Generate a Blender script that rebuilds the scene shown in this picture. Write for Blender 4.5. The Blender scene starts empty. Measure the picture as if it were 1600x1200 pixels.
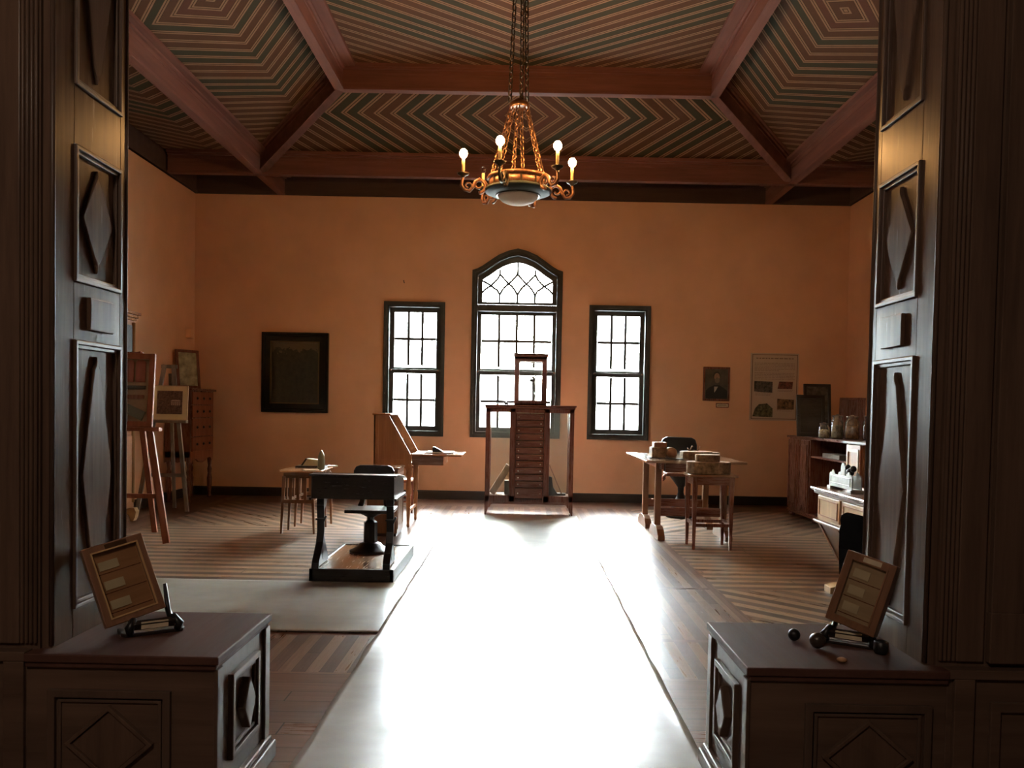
import bpy, bmesh, math, random
from mathutils import Vector, Matrix, Euler
random.seed(7)
S = bpy.context.scene
COL = S.collection
pi = math.pi
def rad(a): return math.radians(a)

# ------------------------------------------------------------------ mesh builder
class MB:
    def __init__(self, off=(0, 0, 0)):
        self.v = []; self.f = []; self.off = Vector(off); self.M = Matrix.Identity(4); self.sm = []; self.mi = []; self.cm = 0
    def add(self, vs, fs, smooth=False):
        b = len(self.v)
        for p in vs: self.v.append(tuple(self.M @ Vector(p) - self.off))
        for f in fs:
            self.f.append([b + i for i in f]); self.sm.append(smooth); self.mi.append(self.cm)
        return self
    def box(self, x0, x1, y0, y1, z0, z1):
        vs = [(x, y, z) for x in (x0, x1) for y in (y0, y1) for z in (z0, z1)]
        return self.add(vs, [(0, 1, 3, 2), (4, 6, 7, 5), (0, 4, 5, 1), (2, 3, 7, 6), (0, 2, 6, 4), (1, 5, 7, 3)])
    def taper(self, cx, cy, z0, z1, a0, b0, a1, b1, dx=0, dy=0):
        vs = []
        for (z, a, b, ox, oy) in ((z0, a0, b0, 0, 0), (z1, a1, b1, dx, dy)):
            vs += [(cx + ox - a, cy + oy - b, z), (cx + ox + a, cy + oy - b, z), (cx + ox + a, cy + oy + b, z), (cx + ox - a, cy + oy + b, z)]
        return self.add(vs, [(3, 2, 1, 0), (4, 5, 6, 7), (0, 1, 5, 4), (1, 2, 6, 5), (2, 3, 7, 6), (3, 0, 4, 7)])
    def prism(self, pts, axis, a, b):
        """polygon pts extruded along axis: 'y' pts are (x,z); 'x' pts are (y,z); 'z' pts are (x,y)"""
        n = len(pts)
        def mk(p, t):
            return {'y': (p[0], t, p[1]), 'x': (t, p[0], p[1]), 'z': (p[0], p[1], t)}[axis]
        vs = [mk(p, a) for p in pts] + [mk(p, b) for p in pts]
        fs = [list(range(n)), list(range(2 * n - 1, n - 1, -1))] + [(i, i + n, (i + 1) % n + n, (i + 1) % n) for i in range(n)]
        return self.add(vs, fs)
    def ring(self, outer, inner, axis, a, b, closed=True):
        n = len(outer)
        def mk(p, t):
            return {'y': (p[0], t, p[1]), 'x': (t, p[0], p[1]), 'z': (p[0], p[1], t)}[axis]
        vs = [mk(p, a) for p in outer] + [mk(p, a) for p in inner] + [mk(p, b) for p in outer] + [mk(p, b) for p in inner]
        fs = []
        for i in range(n if closed else n - 1):
            j = (i + 1) % n
            fs += [(i, j, n + j, n + i), (2 * n + i, 3 * n + i, 3 * n + j, 2 * n + j), (i, 2 * n + i, 2 * n + j, j), (n + i, n + j, 3 * n + j, 3 * n + i)]
        if not closed:
            for i in (0, n - 1): fs.append((i, n + i, 3 * n + i, 2 * n + i))
        return self.add(vs, fs)
    def frame(self, x0, x1, z0, z1, w, y0, y1, wt=None, wb=None):
        """rectangular frame in the XZ plane"""
        wt = w if wt is None else wt; wb = w if wb is None else wb
        o = [(x0, z0), (x1, z0), (x1, z1), (x0, z1)]; i = [(x0 + w, z0 + wb), (x1 - w, z0 + wb), (x1 - w, z1 - wt), (x0 + w, z1 - wt)]
        return self.ring(o, i, 'y', y0, y1)
    def framex(self, y0, y1, z0, z1, w, x0, x1):
        o = [(y0, z0), (y1, z0), (y1, z1), (y0, z1)]; i = [(y0 + w, z0 + w), (y1 - w, z0 + w), (y1 - w, z1 - w), (y0 + w, z1 - w)]
        return self.ring(o, i, 'x', x0, x1)
    def lathe(self, prof, c=(0, 0, 0), n=20, axis='z', smooth=True, ph=0):
        vs = []; m = len(prof)
        for k in range(n):
            a = 2 * pi * k / n + ph
            for (r, h) in prof:
                p = (r * math.cos(a), r * math.sin(a), h)
                if axis == 'y': p = (p[0], p[2], p[1])
                if axis == 'x': p = (p[2], p[0], p[1])
                vs.append((c[0] + p[0], c[1] + p[1], c[2] + p[2]))
        fs = []
        for k in range(n):
            l = (k + 1) % n
            for i in range(m - 1): fs.append((k * m + i, l * m + i, l * m + i + 1, k * m + i + 1))
        self.add(vs, fs, smooth)
        b = len(self.v) - n * m
        if prof[0][0] > 1e-6: self.f.append([b + k * m for k in range(n)]); self.sm.append(False); self.mi.append(self.cm)
        if prof[-1][0] > 1e-6: self.f.append([b + k * m + m - 1 for k in range(n)]); self.sm.append(False); self.mi.append(self.cm)
        return self
    def cyl(self, c, r, h, n=20, axis='z'): return self.lathe([(r, 0), (r, h)], c, n, axis, True)
    def tube(self, pts, r, n=8, closed=False):
        pts = [Vector(p) for p in pts]; N = len(pts); rs = r if isinstance(r, (list, tuple)) else [r] * N
        ring = []; vs = []
        up = None
        for i, p in enumerate(pts):
            if closed: t = pts[(i + 1) % N] - pts[i - 1]
            else: t = pts[min(i + 1, N - 1)] - pts[max(i - 1, 0)]
            t = t.normalized() if t.length > 1e-9 else Vector((0, 0, 1))
            if up is None:
                up = Vector((0, 0, 1)) if abs(t.z) < .9 else Vector((1, 0, 0))
            a = t.cross(up)
            if a.length < 1e-6: a = t.orthogonal()
            a.normalize(); b = t.cross(a); up = -b
            for k in range(n):
                q = 2 * pi * k / n
                vs.append(tuple(p + a * rs[i] * math.cos(q) + b * rs[i] * math.sin(q)))
        fs = []
        for i in range(N if closed else N - 1):
            j = (i + 1) % N
            for k in range(n):
                l = (k + 1) % n
                fs.append((i * n + k, i * n + l, j * n + l, j * n + k))
        if not closed: fs += [tuple(range(n)), tuple((N - 1) * n + k for k in range(n))]
        return self.add(vs, fs, True)
    def ball(self, c, r, n=14, sz=1.0):
        m = 9
        return self.lathe([(r * math.sin(pi * i / (m - 1)) if 0 < i < m - 1 else 0, -r * sz * math.cos(pi * i / (m - 1))) for i in range(m)], c, n)
    def bar(self, a, b, w, h, up=(0, 0, 1)):
        """rectangular bar from a to b; w across, h along up"""
        a = Vector(a); b = Vector(b); t = (b - a).normalized(); u = Vector(up); s = t.cross(u).normalized(); u = s.cross(t).normalized()
        vs = [tuple(p + s * w / 2 * i + u * h / 2 * j) for p in (a, b) for (i, j) in ((-1, -1), (1, -1), (1, 1), (-1, 1))]
        return self.add(vs, [(3, 2, 1, 0), (4, 5, 6, 7), (0, 1, 5, 4), (1, 2, 6, 5), (2, 3, 7, 6), (3, 0, 4, 7)])
    def build(self, name, mat, parent=None, bevel=0.0, kind=None, label=None):
        me = bpy.data.meshes.new(name); me.from_pydata(self.v, [], self.f)
        mats = mat if isinstance(mat, (list, tuple)) else [mat]
        for m in mats: me.materials.append(m)
        me.polygons.foreach_set('use_smooth', self.sm); me.polygons.foreach_set('material_index', self.mi)
        me.update()
        bm = bmesh.new(); bm.from_mesh(me); bmesh.ops.recalc_face_normals(bm, faces=bm.faces); bm.to_mesh(me); bm.free()
        o = bpy.data.objects.new(name, me); COL.objects.link(o)
        if parent is not None: o.parent = parent
        if bevel:
            b = o.modifiers.new('b', 'BEVEL'); b.width = bevel; b.segments = 2; b.limit_method = 'ANGLE'; b.angle_limit = rad(40)
        if kind: o['kind'] = kind
        if label: o['label'] = label
        return o

def thing(name, label, cat, loc=(0, 0, 0), rot=(0, 0, 0), group=None):
    o = bpy.data.objects.new(name, None); COL.objects.link(o); o.empty_display_size = .1
    o.location = loc; o.rotation_euler = rot; o['label'] = label; o['category'] = cat
    if group: o['group'] = group
    return o
def tag(o, label, cat, group=None):
    o['label'] = label; o['category'] = cat
    if group: o['group'] = group
    return o
def struct(mb, name, mat, parent=None, bevel=0): return mb.build(name, mat, parent, bevel, kind='structure')

# ------------------------------------------------------------------ materials
def newmat(name):
    m = bpy.data.materials.new(name); m.use_nodes = True; nt = m.node_tree; nt.nodes.clear()
    out = nt.nodes.new('ShaderNodeOutputMaterial'); b = nt.nodes.new('ShaderNodeBsdfPrincipled'); nt.links.new(b.outputs[0], out.inputs[0])
    return m, nt, b
def C4(c): return (c[0], c[1], c[2], 1)
class N:
    """small helper for math node chains"""
    def __init__(s, nt): s.nt = nt
    def n(s, t, **k):
        x = s.nt.nodes.new(t)
        for a, b in k.items(): setattr(x, a, b)
        return x
    def l(s, a, b): s.nt.links.new(a, b)
    def m(s, op, a, b=None, c=None):
        x = s.n('ShaderNodeMath', operation=op)
        for i, v in enumerate((a, b, c)):
            if v is None: continue
            if isinstance(v, (int, float)): x.inputs[i].default_value = v
            else: s.l(v, x.inputs[i])
        return x.outputs[0]
    def mix(s, f, a, b, bt='MIX'):
        x = s.n('ShaderNodeMix', data_type='RGBA', blend_type=bt)
        for i, v in ((0, f), (6, a), (7, b)):
            if isinstance(v, (int, float)): x.inputs[i].default_value = v
            elif isinstance(v, tuple): x.inputs[i].default_value = C4(v)
            else: s.l(v, x.inputs[i])
        return x.outputs[2]
    def noise(s, vec, scale, detail=3, rough=.6, dim='3D'):
        x = s.n('ShaderNodeTexNoise', noise_dimensions=dim); x.inputs['Scale'].default_value = scale; x.inputs['Detail'].default_value = detail; x.inputs['Roughness'].default_value = rough
        if vec is not None: s.l(vec, x.inputs['Vector'])
        return x.outputs['Fac']
    def ramp(s, f, lo, hi):
        x = s.n('ShaderNodeMapRange'); s.l(f, x.inputs[0]); x.inputs[1].default_value = lo; x.inputs[2].default_value = hi; return x.outputs[0]

def plain(name, c, rough=.5, metal=0, spec=.5, var=.12, bump=0, vs=8, coat=0):
    m, nt, b = newmat(name); h = N(nt)
    tc = h.n('ShaderNodeTexCoord'); f = h.noise(tc.outputs['Object'], vs)
    d = tuple(max(0, x * (1 - var * 1.6)) for x in c); e = tuple(min(1, x * (1 + var)) for x in c)
    h.l(h.mix(h.ramp(f, .3, .7), d, e), b.inputs['Base Color'])
    b.inputs['Roughness'].default_value = rough; b.inputs['Metallic'].default_value = metal; b.inputs['Specular IOR Level'].default_value = spec
    if coat: b.inputs['Coat Weight'].default_value = coat; b.inputs['Coat Roughness'].default_value = .15
    if bump:
        bp = h.n('ShaderNodeBump'); bp.inputs['Strength'].default_value = bump; bp.inputs['Distance'].default_value = .01
        h.l(h.noise(tc.outputs['Object'], vs * 6), bp.inputs['Height']); h.l(bp.outputs[0], b.inputs['Normal'])
    return m
def wood(name, c1, c2, rough=.35, axis=2, sc=1.0, spec=.5, coat=0):
    m, nt, b = newmat(name); h = N(nt)
    tc = h.n('ShaderNodeTexCoord'); mp = h.n('ShaderNodeMapping'); h.l(tc.outputs['Object'], mp.inputs[0])
    s = [14 * sc] * 3; s[axis] = .9 * sc; mp.inputs['Scale'].default_value = s
    f = h.noise(mp.outputs[0], 1.6, 6, .65); g = h.noise(mp.outputs[0], 8, 4, .7)
    k = h.m('ADD', h.m('MULTIPLY', f, .75), h.m('MULTIPLY', g, .25))
    h.l(h.mix(h.ramp(k, .35, .65), c1, c2), b.inputs['Base Color'])
    h.l(h.m('ADD', h.m('MULTIPLY', g, .2), rough - .1), b.inputs['Roughness'])
    b.inputs['Specular IOR Level'].default_value = spec
    if coat: b.inputs['Coat Weight'].default_value = coat; b.inputs['Coat Roughness'].default_value = .12
    bp = h.n('ShaderNodeBump'); bp.inputs['Strength'].default_value = .12; bp.inputs['Distance'].default_value = .004
    h.l(k, bp.inputs['Height']); h.l(bp.outputs[0], b.inputs['Normal'])
    return m
def planks(name, au, av, w, light, dark, rough=.28, L=1.6, alt=1.0, spec=.5):
    """alternating boards; u = au.(|x|,y) counts boards, v runs along them"""
    m, nt, b = newmat(name); h = N(nt)
    tc = h.n('ShaderNodeTexCoord'); sp = h.n('ShaderNodeSeparateXYZ'); h.l(tc.outputs['Object'], sp.inputs[0])
    ax = h.m('ABSOLUTE', sp.outputs[0]); y = sp.outputs[1]
    u = h.m('ADD', h.m('MULTIPLY', ax, au[0] / w), h.m('MULTIPLY', y, au[1] / w)); v = h.m('ADD', h.m('MULTIPLY', ax, av[0]), h.m('MULTIPLY', y, av[1]))
    i = h.m('FLOOR', u); fr = h.m('FRACT', u)
    wn = h.n('ShaderNodeTexWhiteNoise', noise_dimensions='1D'); h.l(i, wn.inputs['W'])
    vj = h.m('ADD', h.m('DIVIDE', v, L), h.m('MULTIPLY', wn.outputs['Value'], 5))
    j = h.m('FLOOR', vj); fj = h.m('FRACT', vj)
    cb = h.n('ShaderNodeCombineXYZ'); h.l(i, cb.inputs[0]); h.l(j, cb.inputs[1])
    w2 = h.n('ShaderNodeTexWhiteNoise', noise_dimensions='2D'); h.l(cb.outputs[0], w2.inputs['Vector'])
    par = h.m('MODULO', h.m('ADD', i, 1000), 2)
    par = h.m('MULTIPLY', par, alt) if alt < 1 else par
    f = h.m('ADD', h.m('MULTIPLY', par, .72), h.m('MULTIPLY', w2.outputs['Value'], .28 if alt == 1 else 1 - alt * .72))
    cv = h.n('ShaderNodeCombineXYZ'); h.l(h.m('MULTIPLY', u, w * 60), cv.inputs[0]); h.l(h.m('MULTIPLY', v, 3), cv.inputs[1]); h.l(w2.outputs['Value'], cv.inputs[2])
    g = h.noise(cv.outputs[0], 1.0, 5, .7)
    col = h.mix(f, light, dark)
    col = h.mix(h.m('MULTIPLY', h.ramp(g, .35, .75), .45), col, tuple(x * .45 for x in dark))
    gap = h.m('MAXIMUM', h.m('LESS_THAN', fr, .035), h.m('LESS_THAN', fj, .004 / L * 1.5))
    col = h.mix(gap, col, (.012, .007, .004))
    h.l(col, b.inputs['Base Color'])
    h.l(h.m('ADD', h.m('ADD', h.m('MULTIPLY', g, .12), rough - .06), h.m('MULTIPLY', w2.outputs['Value'], .06)), b.inputs['Roughness'])
    b.inputs['Specular IOR Level'].default_value = spec * .8; b.inputs['Coat Weight'].default_value = .14; b.inputs['Coat Roughness'].default_value = .14
    bp = h.n('ShaderNodeBump'); bp.inputs['Strength'].default_value = .25; bp.inputs['Distance'].default_value = .002
    big = h.noise(tc.outputs['Object'], 3.0, 2)
    h.l(h.m('ADD', h.m('SUBTRACT', h.m('MULTIPLY', g, .4), gap), h.m('MULTIPLY', big, 1.5)), bp.inputs['Height']); h.l(bp.outputs[0], b.inputs['Normal'])
    return m
def battens(name, cx, sx, cy, sy, period):
    """concentric diamond boarding: u = |(|x|-cx)|*sx + |y-cy|*sy, with a pale narrow batten on each board"""
    m, nt, b = newmat(name); h = N(nt)
    tc = h.n('ShaderNodeTexCoord'); sp = h.n('ShaderNodeSeparateXYZ'); h.l(tc.outputs['Object'], sp.inputs[0])
    a = h.m('MULTIPLY', h.m('ABSOLUTE', h.m('SUBTRACT', h.m('ABSOLUTE', sp.outputs[0]), cx)), sx)
    c = h.m('MULTIPLY', h.m('ABSOLUTE', h.m('SUBTRACT', sp.outputs[1], cy)), sy)
    u = h.m('DIVIDE', h.m('ADD', a, c), period); i = h.m('FLOOR', u); fr = h.m('FRACT', u)
    wn = h.n('ShaderNodeTexWhiteNoise', noise_dimensions='1D'); h.l(h.m('ADD', i, 17.3), wn.inputs['W'])
    g = h.noise(tc.outputs['Object'], 14, 4, .7)
    base = h.mix(h.m('GREATER_THAN', wn.outputs['Value'], .48), (.115, .058, .034), (.058, .060, .038))
    base = h.mix(h.m('GREATER_THAN', wn.outputs['Value'], .84), base, (.13, .058, .040))
    pale = h.m('LESS_THAN', fr, .36)
    col = h.mix(pale, base, (.34, .205, .125))
    gap = h.m('MAXIMUM', h.m('MULTIPLY', h.m('GREATER_THAN', fr, .15), h.m('LESS_THAN', fr, .21)), h.m('GREATER_THAN', fr, .96))
    col = h.mix(gap, col, (.035, .022, .013))
    col = h.mix(h.m('MULTIPLY', g, .45), col, (.06, .035, .02))
    h.l(col, b.inputs['Base Color']); b.inputs['Roughness'].default_value = .8; b.inputs['Specular IOR Level'].default_value = .06
    bp = h.n('ShaderNodeBump'); bp.inputs['Strength'].default_value = .6; bp.inputs['Distance'].default_value = .012
    h.l(pale, bp.inputs['Height']); h.l(bp.outputs[0], b.inputs['Normal'])
    return m
def glass(name, tint=(1, 1, 1), rough=.03, f=.09, dirt=0.0):
    m, nt, b = newmat(name); h = N(nt); nt.nodes.remove(b)
    out = [n for n in nt.nodes if n.type == 'OUTPUT_MATERIAL'][0]
    t = h.n('ShaderNodeBsdfTransparent'); t.inputs[0].default_value = C4(tint)
    g = h.n('ShaderNodeBsdfGlossy'); g.inputs['Roughness'].default_value = rough
    lw = h.n('ShaderNodeFresnel'); lw.inputs[0].default_value = 1.45
    mx = h.n('ShaderNodeMixShader'); h.l(h.m('MAXIMUM', h.m('MULTIPLY', lw.outputs[0], .9), f * .3), mx.inputs[0]); h.l(t.outputs[0], mx.inputs[1]); h.l(g.outputs[0], mx.inputs[2])
    last = mx.outputs[0]
    if dirt:
        d = h.n('ShaderNodeBsdfDiffuse'); d.inputs[0].default_value = (.6, .6, .55, 1); m2 = h.n('ShaderNodeMixShader'); m2.inputs[0].default_value = dirt
        h.l(last, m2.inputs[1]); h.l(d.outputs[0], m2.inputs[2]); last = m2.outputs[0]
    h.l(last, out.inputs[0]); return m
def emis(name, c, s):
    m, nt, b = newmat(name); b.inputs['Base Color'].default_value = C4(c); b.inputs['Emission Color'].default_value = C4(c); b.inputs['Emission Strength'].default_value = s
    return m

ORANGE = (.74, .445, .265)
WALL = plain('orange_plaster', ORANGE, .75, var=.05, bump=.05, vs=1.7, spec=.25)
DARKPL = plain('outer_plaster', (.3, .25, .2), .8)
PANEL = wood('varnished_panelling', (.080, .048, .034), (.150, .092, .064), .24, 2, .5, spec=.10)
PANELX = wood('varnished_panelling_across', (.080, .048, .034), (.150, .092, .064), .36, 0, .5, spec=.32)
MOULD = wood('varnished_moulding', (.070, .044, .032), (.125, .078, .056), .34, 2, .5, spec=.26)
TOPW = wood('red_brown_top', (.075, .034, .026), (.11, .052, .038), .5, 1, .5, spec=.12)
BEAM = wood('red_brown_beam', (.145, .064, .050), (.23, .10, .076), .6, 1, .5, spec=.15)
BEAMX = wood('red_brown_beam_across', (.145, .064, .050), (.23, .10, .076), .6, 0, .5, spec=.15)
BASEB = wood('near_black_baseboard', (.018, .013, .010), (.035, .024, .018), .35, 0, .5)
WINW = plain('dark_green_grey_window_paint', (.055, .058, .050), .55, var=.15, spec=.25)
LEAD = plain('dark_lead', (.03, .032, .03), .5)
IRON = plain('black_cast_iron', (.018, .018, .019), .38, metal=.3)
BLACKW = wood('black_stained_wood', (.012, .009, .008), (.028, .02, .017), .3, 0)
MAHOG = wood('mahogany', (.115, .036, .022), (.20, .07, .04), .28, 2, .7, coat=.3)
MAHOGX = wood('mahogany_across', (.115, .036, .022), (.20, .07, .04), .28, 0, .7, coat=.3)
OAK = wood('honey_wood', (.30, .125, .045), (.46, .21, .08), .33, 2, .7, coat=.2)
OAKX = wood('honey_wood_across', (.30, .125, .045), (.46, .21, .08), .26, 0, .7, coat=.6)
BROWN = wood('mid_brown_wood', (.16, .075, .038), (.27, .13, .065), .33, 2, .7, coat=.2)
BROWNX = wood('mid_brown_wood_across', (.16, .075, .038), (.27, .13, .065), .26, 0, .7, coat=.6)
GLOSSY = wood('polished_table_wood', (.24, .14, .08), (.36, .22, .13), .22, 0, .7, coat=1)
REDW = wood('reddish_wood', (.20, .065, .035), (.32, .115, .06), .55, 2, .7, spec=.2)
GREYW = wood('grey_weathered_wood', (.17, .15, .13), (.27, .245, .22), .55, 2, .7)
LIGHTW = wood('pale_wood', (.42, .25, .11), (.58, .37, .18), .38, 2, .7)
BARK = plain('bark', (.26, .17, .095), .8, var=.35, bump=.5, vs=30)
ENDG = wood('cut_log_wood', (.27, .135, .065), (.36, .19, .10), .5, 0, 1.2)
BRASS = plain('aged_brass', (.22, .115, .06), .32, metal=.85, var=.3)
BRONZE = plain('dark_bronze', (.075, .055, .035), .35, metal=.7, var=.3, vs=25)
COPPER = plain('warm_gilt_band', (.25, .115, .06), .42, metal=.4, var=.35, vs=40)
GREENM = plain('dark_green_bowl_paint', (.032, .040, .034), .6, var=.2, spec=.25)
MATTEBK = plain('matte_black_wood', (.004, .0035, .0035), .9, spec=.0)
MILK = plain('milky_dome_glass', (.62, .50, .38), .7, var=.04, spec=.1)
CANDLE = plain('cream_candle_sleeve', (.85, .66, .32), .5, var=.03)
SILVER = plain('dull_silver', (.36, .36, .33), .5, metal=.3, var=.2)
PAPER = plain('white_paper', (.80, .78, .72), .6, var=.04)
CREAM = plain('cream_mat', (.78, .70, .48), .6, var=.04)
LABELM = plain('tan_paper_label', (.62, .52, .36), .6, var=.1)
WHITEK = plain('white_china', (.85, .83, .78), .25, var=.03)
BULB = emis('lit_bulb', (1.0, .50, .16), 105)
CLEAR = glass('clear_bulb_glass', (.95, .95, .95))
PANE = glass('window_glass', (.96, .98, .97))
CASEG = glass('cabinet_glass', (.93, .93, .90), dirt=.03)
JARG = glass('jar_glass', (.82, .80, .70), .06, .5, dirt=.10)

# ------------------------------------------------------------------ room
XL, XR, YB, YF, ZW = -4.48, 4.43, 11.4, 2.96, 4.10
J0, J1 = 2.45, 2.925                                    # thickness of the wall the big opening is cut through
JL, JR = -1.415, 1.245                                 # its two jamb faces

# floor: one mesh, one material per direction of boards
R2 = 1 / math.sqrt(2)
LT, DK = (.46, .29, .175), (.050, .024, .017)
FRZ = wood('dark_frieze_wood', (.070, .040, .034), (.10, .058, .046), .6, 0, .5, spec=.1)
FM = [planks('floor_boards_along_x', (0, 1), (1, 0), .083, LT, DK),
      planks('floor_boards_far_diagonal', (R2, -R2), (R2, R2), .083, LT, DK),
      planks('floor_boards_near_diagonal', (R2, R2), (R2, -R2), .083, LT, DK),
      planks('floor_boards_middle_strip', (1, 0), (0, 1), .066, (.30, .19, .13), (.085, .045, .040), L=1.9),
      planks('floor_boards_threshold', (0, 1), (1, 0), .12, (.22, .125, .085), (.15, .08, .055), alt=.2),
      planks('floor_boards_border', (1, 0), (0, 1), .10, (.18, .085, .05), (.09, .04, .026), alt=.3),
      planks('floor_boards_cross_band', (0, 1), (1, 0), .05, (.16, .09, .07), (.09, .05, .045), alt=.4)]
fl = MB()
def fq(mi, x0, x1, y0, y1):
    fl.cm = mi; fl.add([(x0, y0, 0), (x1, y0, 0), (x1, y1, 0), (x0, y1, 0)], [(0, 1, 2, 3)])
fq(4, -6, 6, -4, 3.87)
fq(3, -3.72, 3.72, 3.87, 4.50); fq(6, -3.72, 3.72, 4.50, 4.55)
for s in (-1, 1):
    a = lambda p, q: (min(s * p, s * q), max(s * p, s * q))
    fq(2, *a(1.42, 3.72), 4.55, 5.88); fq(0, *a(1.42, 3.72), 5.88, 8.55); fq(1, *a(1.42, 3.72), 8.55, 10.62)
    fq(5, *a(1.36, 1.42), 4.55, 10.62); fq(5, *a(3.72, 6), 3.87, 12)
fq(3, -1.36, 1.36, 4.55, 5.86); fq(6, -1.36, 1.36, 5.86, 5.92); fq(3, -1.36, 1.36, 5.92, 10.62); fq(4, -3.72, 3.72, 10.62, 12)
fl.cm = 0
struct(fl, 'floor', FM)
sub = MB().box(-6, 6, -4, 12, -.3, -.002); struct(sub, 'floor_slab', DARKPL)

# back wall with its three openings
WX = [(-1.475, .41, .86, 2.69), (1.325, .415, .86, 2.69)]          # centre, half width, sill, head
CX = -.08
bw = MB(); y0, y1 = YB, YB + .32
ZT = 4.6
def wcol(x0, x1, z0, z1): bw.box(x0, x1, y0, y1, z0, z1)
lo = [WX[0][0] - .35, WX[0][0] + .35, CX - .56, CX + .56, WX[1][0] - .35, WX[1][0] + .35]
wcol(-4.8, lo[0], 0, ZT); wcol(lo[1], lo[2], 0, ZT); wcol(lo[3], lo[4], 0, ZT); wcol(lo[5], 4.8, 0, ZT)
for k in (0, 4):
    wcol(lo[k], lo[k + 1], 0, .92); wcol(lo[k], lo[k + 1], 2.63, ZT)
wcol(lo[2], lo[3], 0, .92)
OG = [(-.615, 0), (-.548, .022), (-.48, .060), (-.355, .148), (-.26, .212), (-.13, .268), (0, .30)]
GL = [(-.48, -.115), (-.43, -.08), (-.375, -.045), (-.28, .025), (-.20, .072), (-.10, .112), (0, .13)]
def mirror(p): return p + [(-x, z) for x, z in reversed(p[:-1])]
OG, GL = mirror(OG), mirror(GL); SH = 3.135
def lerp(t): return [(a[0] * (1 - t) + b[0] * t, a[1] * (1 - t) + b[1] * t) for a, b in zip(OG, GL)]
hole = [(CX + x, SH + z) for x, z in lerp(.4)]
hole[0] = (lo[2], hole[0][1]); hole[-1] = (lo[3], hole[-1][1])
bw.prism([(lo[2], 3.6)] + hole + [(lo[3], 3.6)], 'y', y0, y1); wcol(lo[2], lo[3], 3.6, ZT)
struct(bw, 'wall_back', WALL)
struct(MB().box(XL - .3, XL, 2.7, 11.72, 0, 4.6), 'wall_left', WALL)
struct(MB().box(XR, XR + .3, 2.7, 11.72, 0, 4.6), 'wall_right', WALL)
bb = MB().box(XL, XR, YB - .025, YB, 0, .105).box(XL, XR, YB - .018, YB, .105, .12); struct(bb, 'baseboard_back', BASEB)
struct(MB().box(XL, XL + .025, 3, YB, 0, .12), 'baseboard_left', BASEB); struct(MB().box(XR - .025, XR, 3, YB, 0, .12), 'baseboard_right', BASEB)

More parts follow.
